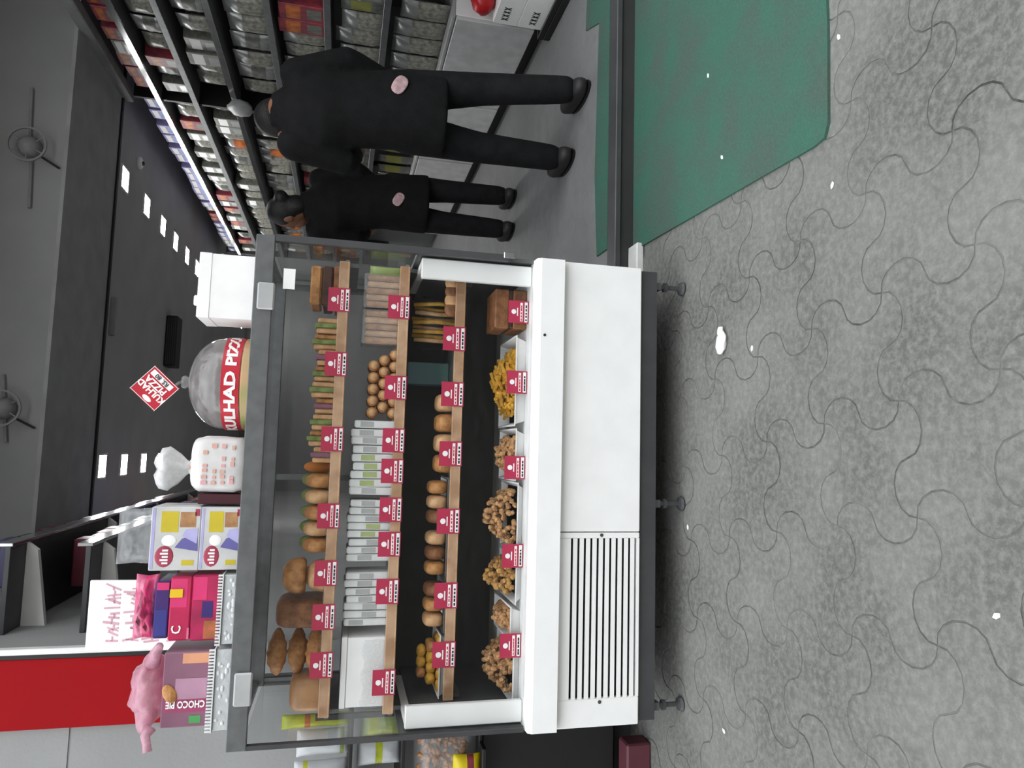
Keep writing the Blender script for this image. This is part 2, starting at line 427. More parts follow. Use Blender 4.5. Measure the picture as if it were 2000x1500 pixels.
def fixture(x, z, lab, arm):
    y = 4.32
    t = thing('wall_fan', lab, 'fan', (x, y, z))
    m = MB(); m.lathe([(0.055, 0.0), (0.06, 0.02), (0.05, 0.05), (0.03, 0.07), (0.0005, 0.075)], (0, 0, 0), 24); m.xf(0, T3(x, y, z) @ RX(PI/2)); m.build('motor', mat('fan_grey', '929292', 0.5), t, smooth=True)
    m = MB(); m.lathe([(0.098, 0.0), (0.098, 0.012), (0.088, 0.012), (0.088, 0.0)], (0, 0, 0), 28, cap=False); m.xf(0, T3(x, y-0.055, z) @ RX(PI/2)); m.build('guard_ring', MATS['fan_grey'], t)
    for k in range(6):
        a = k*PI/3
        MB().tube([(x+0.05*math.cos(a), y-0.055, z+0.05*math.sin(a)), (x+0.094*math.cos(a), y-0.06, z+0.094*math.sin(a))], 0.004, 6).build('guard_spoke', MATS['fan_grey'], t)
    MB().tube([(x-arm, y-0.012, z-0.02), (x-0.09, y-0.012, z-0.01), (x+0.09, y-0.012, z+0.01), (x+arm, y-0.012, z+0.02)], 0.009, 8).build('conduit', MATS['fan_grey'], t)
    MB().tube([(x-0.05, y-0.03, z-0.06), (x-0.10, y-0.01, z-0.15)], 0.006, 8).build('cable', BLACK, t)
fixture(1.60, 2.84, 'round grey wall fan with conduit on the header near the right shelves', 0.34)
fixture(0.16, 2.85, 'round grey wall fan on the header above the pizza dome', 0.18)
# red board and shop step mats
rb = thing('red_board', 'tall plain red board on the grey pillar at the left', 'board', (-0.84, 2.72, 1.5))
MB().box(-0.950, -0.722, 2.728, 2.748, 1.50, 3.4, 0.003).build('panel', mat('red_board_paint', '9e0f16', 0.75, var=0.06, scale=3, spec=0.15), rb)
MB().box(-0.722, -0.708, 2.722, 2.7485, 1.50, 3.4).build('edge_trim', BLACK, rb)
MB().box(-0.707, -0.688, 2.715, 2.748, 1.35, 3.4, 0.002).build('trim_5', WHITE, kind='structure')
# mats
def matobj(name, out, z, label, th):
    m = MB(); m.prism(out, z, z+th)
    return m.build(name, MATG, label=label, cat='mat')
mo = [(0.805, 2.585), (0.762, 1.47), (0.768, 1.43), (0.80, 1.416)]
mo += [(0.8+k*0.12, 1.414+random.uniform(-0.003, 0.003)) for k in range(1, 16)]+[(2.6, 2.585)]
matobj('carpet_mat', mo[::-1] if False else mo, -0.001, 'dusty green carpet mat lying on the pavers before the step', 0.009)
matobj('carpet_mat', [(0.83, 2.67), (2.3, 2.67), (2.3, 2.95), (1.95, 2.98), (1.88, 2.80), (1.2, 2.83), (0.83, 2.79)], 0.080, 'green carpet runner inside the shop along the step', 0.006)

# ================================================================== DISPLAY CASE
X0, X1, Y0, Y1 = -0.825, 0.605, 2.12, 2.68
case = thing('display_case', 'white bakery display case with glass front and three shelves', 'display case', (-0.11, 2.4, 0.0))
fr = MB(); fr.box(X0+0.005, X1-0.005, 2.135, 2.175, 0.112, 0.17); fr.box(X0+0.005, X1-0.005, Y1-0.05, Y1-0.01, 0.112, 0.17)
fr.box(X0+0.005, X0+0.045, 2.175, Y1-0.05, 0.112, 0.17); fr.box(X1-0.045, X1-0.005, 2.175, Y1-0.05, 0.112, 0.17)
fr.build('base_frame', DKFRAME, case)
MB().box(X0+0.045, X1-0.045, 2.175, Y1-0.05, 0.14, 0.168).build('floor_plate', GREYLINER, case)
for x in (-0.79, -0.157, 0.56):
    for y, zb in ((2.17, 0.0), (2.52, 0.0)):
        m = MB(); m.lathe([(0.022, 0), (0.024, 0.006), (0.02, 0.014), (0.008, 0.018), (0.008, 0.06), (0.016, 0.062), (0.016, 0.072), (0.008, 0.074), (0.008, 0.115)], (x, y, zb), 14)
        m.build('levelling_foot', DKFRAME, case)
        if y < 2.3: MB().box(x-0.012, x+0.012, y-0.012, y+0.025, 0.085, 0.112).build('foot_bracket', ALU, case)
XS = -0.243
MB().box(XS+0.0015, X1, Y0, 2.14, 0.172, 0.44, 0.003).build('front_panel', WHITE, case)
# grille panel with eleven slots
gp = MB(); GX0, GX1 = -0.742, -0.262
gp.box(X0, GX0, Y0, 2.14, 0.172, 0.44, 0.003); gp.box(GX1, XS-0.0015, Y0, 2.14, 0.172, 0.44, 0.003)
gp.box(GX0, GX1, Y0+0.001, 2.14, 0.412, 0.439); gp.box(GX0, GX1, Y0+0.001, 2.14, 0.173, 0.182)
grille = gp.build('grille_panel', WHITE, case)
nsl = 11; pitch = (0.412-0.182)/nsl
for k in range(nsl):
    z = 0.182+(k+0.36)*pitch
    m = MB(); m.box(GX0, GX1, Y0+0.001, Y0+0.004, z, z+0.64*pitch); m.build('slat', WHITE, grille)
MB().box(GX0, GX1, 2.15, 2.155, 0.175, 0.43).build('grille_backing', BLACK, grille)
for x in (-0.252, -0.752):
    m = MB(); m.lathe([(0.0055, 0), (0.0055, 0.002), (0.003, 0.003), (0.0005, 0.003)], (0, 0, 0), 10); m.xf(0, T3(x, Y0, 0.30) @ RX(PI/2)); m.build('screw', DKFRAME, grille)
MB().box(X0, X0+0.02, 2.14, Y1, 0.172, 0.44).build('side_panel', DKFRAME, case)
MB().box(X1-0.02, X1, 2.14, Y1, 0.172, 0.44).build('side_panel', WHITE, case)
MB().box(X0+0.02, X1-0.02, Y1-0.02, Y1, 0.172, 0.9).build('back_panel', GREYLINER, case)
# sill
m = MB(); n0 = m.n()
prof = [(2.092, 0.443), (2.092, 0.518), (2.10, 0.53), (2.165, 0.536), (2.165, 0.443)]
for x in (X0+0.003, X1-0.003): m.v += [(x, y, z) for y, z in prof]
k = len(prof); m.face([n0+i for i in range(k)]); m.face([n0+k+i for i in range(k)][::-1])
for i in range(k): j = (i+1) % k; m.face((n0+i, n0+k+i, n0+k+j, n0+j))
m.build('sill', WHITE, case)
m = MB(); m.lathe([(0.0045, 0), (0.0045, 0.002), (0.0005, 0.0025)], (0, 0, 0), 8); m.xf(0, T3(0.36, 2.0925, 0.505) @ RX(PI/2)); m.build('screw', INK, case)
MB().box(X0+0.02, X1-0.02, 2.165, Y1-0.02, 0.5, 0.535).build('deck', FOAM, case)
# white posts of the lower chamber; dark sheets paint shade on the inner cheeks
MB().box(-0.806, -0.742, 2.145, 2.165, 0.536, 0.885, 0.003).build('corner_post', WHITE, case)
MB().box(0.522, 0.585, 2.145, 2.165, 0.536, 0.885, 0.003).build('corner_post', WHITE, case)
for xa, xb, xc, xd in ((-0.806, -0.785, -0.785, -0.78), (0.565, 0.585, 0.56, 0.565)):
    MB().box(xa, xb, 2.165, Y1-0.1, 0.536, 0.883).build('cheek', WHITE, case)
    MB().box(xc, xd, 2.165, Y1-0.02, 0.536, 0.86).build('cheek_shade', GREYLINER, case)
MB().box(X0, X0+0.012, 2.135, Y1, 0.44, 0.9).build('side_frame', ALU, case)
MB().box(X1-0.012, X1, 2.135, Y1, 0.44, 0.9).build('side_frame', ALU, case)
# glass box
MB().box(X0+0.012, X1-0.012, 2.128, 2.134, 0.537, 1.325).build('front_glass', GLASS, case)
MB().box(X0+0.003, X0+0.009, 2.14, Y1-0.012, 0.9, 1.325).build('side_glass', GLASS, case)
MB().box(X1-0.009, X1-0.003, 2.14, Y1-0.012, 0.9, 1.325).build('side_glass', GLASS, case)
MB().box(X0+0.012, X1-0.012, 2.14, Y1-0.012, 1.352, 1.358).build('top_glass', GLASS, case)
for xa, xb in ((X0+0.02, -0.10), (-0.12, X1-0.02)):
    d = MB().box(xa+0.02, xb-0.02, Y1-0.018 if xa < -0.5 else Y1-0.012, Y1-0.014 if xa < -0.5 else Y1-0.008, 0.92, 1.30).build('sliding_door', GLASS, case)
    yy = Y1-0.02 if xa < -0.5 else Y1-0.0125
    for q in (xa, xb-0.02): MB().box(q, q+0.02, yy, yy+0.0075, 0.9, 1.32).build('door_stile', ALU, d)
ft = MB(); ft.box(X0, X1, 2.116, 2.136, 1.312, 1.364, 0.002); ft.box(X0, X1, Y1-0.024, Y1, 1.32, 1.364, 0.002)
ft.box(X0, X0+0.02, 2.136, Y1-0.024, 1.338, 1.362); ft.box(X1-0.02, X1, 2.136, Y1-0.024, 1.338, 1.362)
ft.build('top_frame', ALU, case)
MB().box(X0, X0+0.012, 2.118, 2.136, 0.537, 1.312).build('edge_strip', DKFRAME, case)
MB().box(X1-0.016, X1+0.004, 2.116, 2.136, 0.62, 1.312).build('edge_strip', DKFRAME, case)
MB().box(X1-0.012, X1, Y1-0.016, Y1, 0.9, 1.32).build('edge_strip', DKFRAME, case)
MB().box(X0, X0+0.012, Y1-0.016, Y1, 0.9, 1.32).build('edge_strip', DKFRAME, case)
MB().box(X1-0.008, X1+0.012, 2.112, 2.138, 0.60, 0.635, 0.002).build('corner_bracket', CHROME, case)
for xa, xb in ((0.385, 0.463), (-0.705, -0.617)):
    MB().box(xa, xb, 2.106, 2.117, 1.305, 1.352, 0.004).build('glass_clamp', mat('clamp_grey', 'b5b6b6', 0.4, 0.2), case)
MB().box(0.452, 0.512, 2.1262, 2.1275, 1.252, 1.285).build('sticker', PAPERW, case)
SZ = (1.10, 0.912, 0.73)
shelf_objs = []
for z in SZ:
    xa, xb = (-0.805, 0.588) if z > 0.9 else (-0.776, 0.556)
    s = MB().box(xa, xb, 2.262, 2.64, z, z+0.012).build('shelf', SHELFB, case)
    m = MB(); m.box(xa+0.008, xb-0.008, 2.25, 2.262, z-0.002, z+0.030, 0.002); m.build('shelf_edge', TANEDGE, s)
    MB().box(xa+0.008, xb-0.008, 2.2485, 2.2495, z+0.004, z+0.034).build('label_rail', DOMEGLASS, s)
    for x in (xa+0.002, xb-0.014): MB().box(x, x+0.012, 2.30, 2.655, z-0.03, z-0.0005).build('shelf_bracket', ALU, s)
    shelf_objs.append(s)
for x in (-0.80, 0.588):
    MB().box(x-0.006, x+0.006, 2.645, 2.657, 0.54, 1.318).build('shelf_upright', ALU, case)

# ------------------------------------------------------------------ red price cards
NUM = ('first', 'second', 'third', 'fourth', 'fifth', 'sixth', 'seventh', 'eighth')
def card(x, y, z, w, h, label, tilt=0.06):
    m = MB()
    m.box(-w/2, w/2, -0.0008, 0.0008, 0, h, mi=0)
    m.box(-w/2+0.004, w/2-0.004, -0.0013, -0.0008, h*0.05, h*0.20, mi=1)            # white price strip
    m.box(-w/2+0.006, w/2-0.006, -0.0013, -0.0008, h*0.30, h*0.42, mi=1)
    for k in range(5):                                                            # small print on the strips
        xx = -w/2+0.008+k*(w-0.02)/5
        m.box(xx, xx+random.uniform(0.006, 0.010), -0.0016, -0.0013, h*0.335, h*0.385, mi=2)
        m.box(xx, xx+random.uniform(0.005, 0.010), -0.0016, -0.0013, h*0.085, h*0.16, mi=3)
    n0 = m.n(); m.lathe([(h*0.12, 0), (h*0.12, 0.0006)], (0, 0, 0), 14, mi=1); m.xf(n0, T3(0, -0.0007, h*0.74) @ RX(PI/2))
    m.box(-w*0.18, w*0.18, -0.0013, -0.0008, h*0.53, h*0.58, mi=1)
    m.xf(0, T3(x, y, z) @ RX(-tilt))
    m.build('price_card', [PINKRED, PAPERW, RED, INK], None, (x, y, z), label=label, cat='price card', group='red price cards in the display case')
ROWS = (('top shelf', SZ[0]-0.006, 2.2475, (-0.645, -0.506, -0.378, -0.208, 0.024, 0.255, 0.456), 0.075, 0.066),
        ('middle shelf', SZ[1]-0.004, 2.2475, (-0.703, -0.435, -0.293, -0.188, -0.070, 0.025, 0.190, 0.446), 0.075, 0.068),
        ('lowest shelf', SZ[2]-0.004, 2.2475, (-0.629, -0.451, -0.223, -0.012, 0.177, 0.356), 0.078, 0.072),
        ('white bottom deck', 0.5365, 2.176, (-0.59, -0.321, -0.05, 0.218, 0.443), 0.072, 0.066))
for nm, z, y, xs, w, h in ROWS:
    for i, x in enumerate(xs):
        card(x, y, z, w, h, 'red price card on the %s, %s from the left end' % (nm, NUM[i]), 0.0 if y > 2.2 else -0.03)

# ================================================================== GOODS IN THE CASE
ORD = NUM+('ninth', 'tenth', 'eleventh', 'twelfth')
def loaf(x0, x1, y0, y1, z, h, m_, name, label, cat, group=None, e=0.45):
    m = MB(); m.ell(((x0+x1)/2, (y0+y1)/2, z+h*0.42), ((x1-x0)/2, (y1-y0)/2, h*0.58), 20, 12, e)
    for i, p in enumerate(m.v):
        if p[2] < z: m.v[i] = (p[0], p[1], z)
    return m.build(name, m_, None, ((x0+x1)/2, (y0+y1)/2, z), smooth=True, label=label, cat=cat, group=group)
def bun(x, y, z, r, h, m_, name, label, cat, group=None, seeds=None):
    m = MB(); pr = [(r*0.85, 0), (r*0.97, h*0.12), (r, h*0.3), (r*0.95, h*0.55), (r*0.78, h*0.8), (r*0.45, h*0.96), (0.0005, h)]
    m.lathe(pr, (x, y, z), 22)
    return m.build(name, m_, None, (x, y, z), smooth=True, label=label, cat=cat, group=group)
z1 = SZ[0]+0.0125
# --- top shelf
loaf(-0.795, -0.69, 2.275, 2.42, z1, 0.105, mat('wrapped_loaf', 'b98d63', 0.35, col2='9b7048'), 'loaf_cake', 'tan loaf cake at the far left of the top shelf', 'cake')
def croissant(x, y, z, rz, lab):
    m = MB(); pts = []; rad = []
    for k in range(15):
        t = k/14*2-1
        pts.append((t*0.066, 0.03*t*t, 0.0)); rad.append((0.008+0.022*(1-t*t))*(1+0.10*math.cos(t*16)))
    m.tube(pts, rad, 12)
    m.xf(0, T3(x, y, z) @ RZ(rz))
    zmin = min(p[2] for p in m.v); m.xf(0, T3(0, 0, z-zmin))
    m.build('croissant', GOLD, None, (x, y, z), smooth=True, label=lab, cat='pastry', group='croissants on the top shelf')
croissant(-0.625, 2.305, z1, 0.1, 'golden croissant at the front of the croissant pile')
croissant(-0.625, 2.41, z1, PI+0.1, 'golden croissant in the second row of the croissant pile')
croissant(-0.628, 2.348, z1+0.055, 0.2, 'golden croissant lying across the middle of the croissant pile')
croissant(-0.63, 2.345, z1+0.116, 0.1, 'topmost golden croissant of the pile on the top shelf')
loaf(-0.552, -0.462, 2.28, 2.46, z1, 0.158, BROWN, 'bread_loaf', 'dark brown bread loaf standing right of the croissants', 'bread')
bun(-0.395, 2.32, z1, 0.05, 0.075, TAN, 'bread_bun', 'lower pale round bun behind the third card of the top shelf', 'bun')
bun(-0.395, 2.32, z1+0.074, 0.055, 0.07, GOLD, 'bread_bun', 'upper glossy round bun stacked on another on the top shelf', 'bun')
for i in range(5):
    x = -0.302+i*0.049
    m = MB(); m.ell((x, 2.32, z1+0.045), (0.0235, 0.045, 0.045), 14, 10, 0.8); m.build('puff_pastry', TAN if i % 2 else GOLD, None, (x, 2.32, z1), smooth=True, label='puff pastry left of the sandwiches on the top shelf, %s from the left' % NUM[i], cat='pastry', group='row of puff pastries')
    m = MB(); m.ell((x, 2.385, z1+0.052), (0.0235, 0.018, 0.052), 12, 8, 0.8); m.build('garnish', GREENL, None, (x, 2.385, z1), smooth=True, label='green wrapped roll behind the %s puff pastry of the top shelf' % NUM[i], cat='roll', group='green rolls behind the puffs')
def sandwich(x, y, z, h, i):
    t = thing('sandwich', 'upright sandwich with green filling on the top shelf, %s from the left' % ORD[i], 'sandwich', (x, y, z), 'sandwiches on the top shelf')
    MB().box(x-0.024, x-0.008, y-0.03, y+0.05, z, z+h, 0.004).build('bread_slice', TAN, t)
    MB().box(x-0.0075, x+0.0065, y-0.034, y+0.052, z, z+h+0.006, 0.003).build('filling', GREENL if i % 3 else mat('plum_filling', '8a5a70', 0.5), t)
    MB().box(x+0.007, x+0.023, y-0.03, y+0.05, z, z+h-0.003, 0.004).build('bread_slice', GOLD if i % 2 else TAN, t)
for i in range(9): sandwich(-0.025+i*0.0505, 2.315+0.008*(i % 2), z1, 0.072+0.007*((i*2) % 3), i)
m = MB(); m.ell((-0.065, 2.38, z1+0.05), (0.02, 0.02, 0.05), 14, 10); m.build('carrot_roll', mat('orange_food', 'd9822b', 0.5), None, (-0.065, 2.38, z1), smooth=True, label='orange rolled snack left of the sandwiches', cat='roll')
for i in range(3):
    MB().box(0.435+0.004*i, 0.572-0.003*i, 2.28, 2.42, z1+i*0.035, z1+0.034+i*0.035, 0.006).build('cake_slab', [BROWN, CHOC, GOLD][i], None, None, label=('bottom brown', 'middle chocolate', 'top golden')[i]+' cake slab of the stack at the right end of top shelf', cat='cake')
# --- middle shelf
z2 = SZ[1]+0.0125
t = thing('cake_box', 'large plain white cake box at the left end of the middle shelf', 'box', (-0.7, 2.37, z2))
MB().box(-0.784, -0.578, 2.285, 2.5, z2, z2+0.128, 0.002).build('box_body', PAPERW, t)
MB().box(-0.785, -0.575, 2.282, 2.503, z2+0.1285, z2+0.146, 0.002).build('lid', PAPERW, t)
m = MB(); nx, nz = 10, 8
for j in range(nz+1):
    for i in range(nx+1): m.v.append((-0.783+0.2*i/nx, 2.274+0.004*math.sin(i*2.1+j*1.3), z2+0.002+0.08*j/nz+0.006*math.sin(i*1.7)*(j/nz)))
for j in range(nz):
    for i in range(nx): a = j*(nx+1)+i; m.face((a, a+1, a+nx+2, a+nx+1))
m.build('film', FILM, t, smooth=True)
WRAP = mat('white_wrapper', 'dcdedc', 0.4, var=0.1, scale=20); WRAPG = mat('green_wrapper_print', 'a9b77c', 0.5); WRAPS = mat('grey_wrapper_print', 'aeb0ae', 0.5)
def slabpack(x, w, h, green, lab, grp):
    m = MB(); m.box(x-w/2, x+w/2, 2.285, 2.40, z2, z2+h, 0.004)
    c = random.uniform(0.3, 0.6)
    m.box(x-w*0.36, x+w*0.36, 2.2843, 2.285, z2+h*c, z2+h*(c+0.3), mi=1)
    m.xf(0, T3(x, 0, z2) @ RY(random.uniform(-0.012, 0.012)) @ T3(-x, 0, -z2))
    zm = min(p[2] for p in m.v); m.xf(0, T3(0, 0, z2-zm))
    m.build('wafer_packet', [WRAP, WRAPG if green else WRAPS], None, (x, 2.34, z2), label=lab, cat='packet', group=grp)
for gi, (xa, xb, n, nm, gr) in enumerate(((-0.545, -0.382, 7, 'left', ()), (-0.350, -0.162, 8, 'centre', (3, 4)), (-0.148, 0.086, 9, 'right', (1, 2, 3, 4)))):
    pw = (xb-xa)/n
    for i in range(n): slabpack(xa+(i+0.5)*pw, pw-0.0022, 0.142+random.uniform(-0.006, 0.006), i in gr, 'slim white packet, %s from the left in the %s block of the middle shelf' % (ORD[i], nm), 'white wafer packets on the middle shelf')
def roll(x, z, i, row):
    m = MB(); m.lathe([(0.006, -0.05), (0.0165, -0.046), (0.0185, -0.03), (0.0185, 0.05)], (0, 0, 0), 14); m.lathe([(0.012, 0.0), (0.012, 0.001)], (0, 0, -0.0515), 10, mi=1)
    m.xf(0, T3(x, 2.345, z) @ RX(-PI/2))
    m.build('cream_roll', [GOLD, TAN], None, (x, 2.345, z-0.0185), smooth=True, label='brown roll stacked end-on on the middle shelf, %s from the left in the %s row' % (NUM[i], ('lowest', 'second', 'top')[row]), cat='roll', group='stacked brown rolls')
for row, n in enumerate((6, 5, 5)):
    for i in range(n): roll(0.112+i*0.0375+(0.01875 if row % 2 else 0), z2+0.0186+row*0.0325, i, row)
for g_, (xa, n) in enumerate(((0.335, 5), (0.452, 5))):
    t = thing('toast_pack', ('left', 'right')[g_]+' clear pack of upright toast slices at the right end of the middle shelf', 'packet', (xa+0.055, 2.34, z2), 'clear packs of toast')
    for i in range(n):
        m = MB(); m.box(xa+i*0.0215, xa+i*0.0215+0.018, 2.295, 2.39, z2+0.002, z2+0.118+random.uniform(-0.004, 0.004), 0.005); m.build('toast_slice', TAN if i % 2 else GOLD, t)
    MB().box(xa-0.004, xa+n*0.0215, 2.291, 2.394, z2, z2+0.127, 0.004).build('wrapper', FILM, t)
m = MB(); m.pouch(0.03, 0.11, 0.02, 5, 6); m.xf(0, T3(0.57, 2.30, z2)); m.build('snack_packet', mat('green_foil', '8b9a5a', 0.4), None, None, smooth=True, label='narrow green packet against the right glass on the middle shelf', cat='packet')
# --- lowest shelf
z3 = SZ[2]+0.0125
def tray(x0, x1, y0, y1, z, h, label, group=None, sl=0.012, m_=None):
    m = MB(); t = 0.002
    n0 = m.n(); o = [(x0+sl, y0+sl), (x1-sl, y0+sl), (x1-sl, y1-sl), (x0+sl, y1-sl)]; p = [(x0, y0), (x1, y0), (x1, y1), (x0, y1)]
    r = [(x0-0.005, y0-0.005), (x1+0.005, y0-0.005), (x1+0.005, y1+0.005), (x0-0.005, y1+0.005)]
    m.v += [(a, b, z) for a, b in o]+[(a, b, z+h) for a, b in p]+[(a, b, z+h) for a, b in r]+[(a, b, z+h-0.003) for a, b in r]
    m.face((3, 2, 1, 0)); m.face((0, 1, 2, 3))
    for k in range(4):
        j = (k+1) % 4
        m.face((k, j, 4+j, 4+k)); m.face((4+k, 4+j, 8+j, 8+k)); m.face((8+k, 8+j, 12+j, 12+k)[::-1])
    return m.build('food_tray', m_ or FOAM, None, ((x0+x1)/2, (y0+y1)/2, z), label=label, cat='tray', group=group)
tray(-0.768, -0.585, 2.29, 2.46, z3, 0.028, 'white tray under the yellow nuggets on the lowest shelf')
k = 0
for lay, (nx_, ny_) in enumerate(((5, 3), (4, 2), (3, 1))):
    for j in range(ny_):
        for i in range(nx_):
            x = -0.678+(i-(nx_-1)/2)*0.033; y = 2.365+(j-(ny_-1)/2)*0.04; z = z3+0.018+lay*0.029
            m = MB(); m.ell((x, y, z), (0.0175, 0.021, 0.0155), 10, 8, 0.85, RZ(random.uniform(0, 3)), wob=0.06)
            m.build('fried_nugget', YELLOWF if random.random() < 0.6 else GOLD, None, (x, y, z-0.0155), smooth=True, label='fried nugget in the %s layer of the heap on the lowest shelf' % ('bottom', 'middle', 'top')[lay], cat='snack', group='heap of fried nuggets')
for tr in range(3):
    xa = -0.568+tr*0.162
    tray(xa, xa+0.15, 2.285, 2.45, z3, 0.02, 'shallow foil tray of patties on the lowest shelf, %s of three from the left' % NUM[tr], 'foil patty trays', 0.008, mat('foil', 'b9bbbd', 0.3, 0.9))
    for i in range(3):
        x = xa+0.028+i*0.047
        m = MB(); m.ell((x, 2.345, z3+0.045), (0.0225, 0.05, 0.034), 14, 10, 0.7); m.build('veg_patty', (TAN, GOLD, BROWN)[(tr+i) % 3], None, (x, 2.345, z3+0.011), smooth=True, label='crumbed patty in foil tray %s of the lowest shelf, %s from the left' % (NUM[tr], NUM[i]), cat='pastry', group='patties in foil trays')
for i in range(4):
    x = -0.045+i*0.066
    loaf(x-0.03, x+0.03, 2.285, 2.40, z3, 0.062, TAN if i % 2 else GOLD, 'flat_pastry', 'flat baked pastry right of centre on the lowest shelf, %s from the left' % NUM[i], 'pastry', 'flat pastries', 0.6)
MB().box(0.226, 0.303, 2.48, 2.56, z3, z3+0.145, 0.003).build('tea_carton', mat('teal_card', '6a9a92', 0.5, col2='7093a0', scale=8), None, None, label='teal and blue carton at the back of the lowest shelf', cat='carton')
t = thing('breadstick_tub', 'clear tub holding yellow breadsticks on the lowest shelf', 'tub', (0.42, 2.36, z3))
MB().lathe([(0.08, 0.0), (0.085, 0.05), (0.09, 0.11)], (0.42, 2.375, z3), 24, cap=False).build('tub_wall', DOMEGLASS, t, smooth=True)
MB().lathe([(0.08, 0.001), (0.08, 0.004)], (0.42, 2.375, z3), 24).build('tub_base', FILM, t)
for i in range(9):
    x = 0.358+i*0.0155; y = 2.345+0.02*(i % 2)
    m = MB(); m.tube([(x, y, z3+0.005), (x+random.uniform(-0.004, 0.004), y, z3+0.06), (x+random.uniform(-0.006, 0.006), y, z3+0.135+random.uniform(0, 0.015))], 0.0068, 8); m.build('breadstick', YELLOWF if i % 3 else TAN, None, (x, y, z3+0.005), smooth=True, label='yellow breadstick in the clear tub, %s from the left' % ORD[i], cat='breadstick', group='breadsticks in the tub')
for i in range(4):
    x = 0.455+i*0.029
    m = MB(); m.lathe([(0.001, 0), (0.024, 0.001), (0.026, 0.006), (0.022, 0.012), (0.001, 0.014)], (0, 0, 0), 16); m.xf(0, T3(x, 2.278, z3+0.0262) @ RY(0.25) @ RX(PI/2)); zm = min(p[2] for p in m.v); m.xf(0, T3(0, 0, z3+0.0003-zm))
    if x < 0.545: m.build('cookie', (BROWN, TAN)[i % 2], None, None, smooth=True, label='round cookie leaning before the breadstick tub, %s from the left' % NUM[i], cat='biscuit', group='cookies before the tub')
# --- bottom deck
z4 = 0.5355
def heap(x0, x1, y0, y1, z, h, m_, lab, size, n, stick=False, hollow=0.0):
    m = MB()
    for i in range(n):
        u = random.uniform(-1, 1); v = random.uniform(-1, 1)
        top = h*(1-0.75*max(abs(u), abs(v))**2.2)
        x = (x0+x1)/2+u*(x1-x0)/2*0.9; y = (y0+y1)/2+v*(y1-y0)/2*0.9
        zz = z+size+random.uniform(0.35, 1)*max(0, top-size)
        M = Euler((random.uniform(0, 6), random.uniform(0, 6), random.uniform(0, 6))).to_matrix().to_4x4()
        n0 = m.n()
        if stick: m.box(-0.026, 0.026, -0.004, 0.004, -0.004, 0.004); M = RZ(random.uniform(0, PI)) @ RY(random.uniform(-0.4, 0.4))
        else: m.ell((0, 0, 0), (size, size*0.85, size*0.7), 6, 4, 0.8, wob=0.15)
        m.xf(n0, T3(x, y, zz) @ M)
    for i, p in enumerate(m.v):
        if p[2] < z+0.003: m.v[i] = (p[0], p[1], z+0.003)
    return m.build('snack_heap', m_, None, ((x0+x1)/2, (y0+y1)/2, z+0.003), label=lab, cat='snack', kind='stuff')
t = thing('chocolate_cake', 'square brown cake with dark cream layer at the right end of the deck', 'cake', (0.46, 2.28, z4))
MB().box(0.392, 0.52, 2.20, 2.34, z4, z4+0.045, 0.004).build('cake_layer', BROWN, t)
MB().box(0.395, 0.517, 2.203, 2.337, z4+0.0455, z4+0.058, 0.003).build('cream_layer', CHOC, t)
MB().box(0.392, 0.52, 2.20, 2.34, z4+0.0585, z4+0.105, 0.004).build('cake_layer', BROWN, t)
TR = ((0.085, 0.365, 0.036, 'fries'), (-0.088, 0.068, 0.03, 'crumb'), (-0.315, -0.102, 0.02, 'heapA'), (-0.468, -0.328, 0.02, 'heapB'), (-0.578, -0.482, 0.034, 'orange'), (-0.766, -0.592, 0.022, 'heapC'))
TL = ('white tray heaped with yellow fries on the bottom deck', 'white tray of small biscuits right of the middle of the deck', 'white tray under the tallest crumbly biscuit heap', 'white tray under the yellowish biscuit heap on the deck', 'narrow white tray of biscuits on the bottom deck', 'white tray under the biscuit heap at the left end of the deck')
HL = ('heap of yellow fries in the wide white tray', 'small brown biscuits filling the tray beside the fries', 'tall heap of crumbly tan biscuits in the middle of the deck', 'heap of yellowish crumbly biscuits left of the tallest heap', 'brown biscuits filling the narrow white tray', 'heap of tan biscuits at the left end of the deck')
for (xa, xb, h, kd), tl, hl in zip(TR, TL, HL):
    tray(xa, xb, 2.19, 2.42, z4, h, tl)
    hh = {'fries': 0.085, 'crumb': 0.065, 'heapA': 0.10, 'heapB': 0.095, 'orange': 0.06, 'heapC': 0.09}[kd]
    mm = {'fries': YELLOWF, 'heapB': mat('yellow_biscuit', 'c0964e', 0.7, col2='94673a', scale=50, bump=0.4, bscale=120)}.get(kd, CRUMB)
    e_ = 0.036 if kd == 'fries' else 0.016
    heap(xa+e_, xb-e_, 2.19+e_, 2.42-e_, z4, hh, mm, hl, 0.010, 190 if kd != 'fries' else 260, kd == 'fries')

# ================================================================== ON TOP OF THE CASE
ZT = 1.3645
# --- plain white box
t = thing('white_box', 'plain white box on the right end of the case top', 'box', (0.455, 2.25, ZT))
MB().box(0.362, 0.55, 2.17, 2.33, ZT, ZT+0.155, 0.002).build('box_body', PAPERW, t)
MB().box(0.3605, 0.5515, 2.1685, 2.3315, ZT+0.122, ZT+0.157, 0.002).build('lid', PAPERW, t)
MB().box(0.40, 0.43, 2.20, 2.21, ZT+0.157, ZT+0.172, 0.003).build('tab', PAPERW, t)
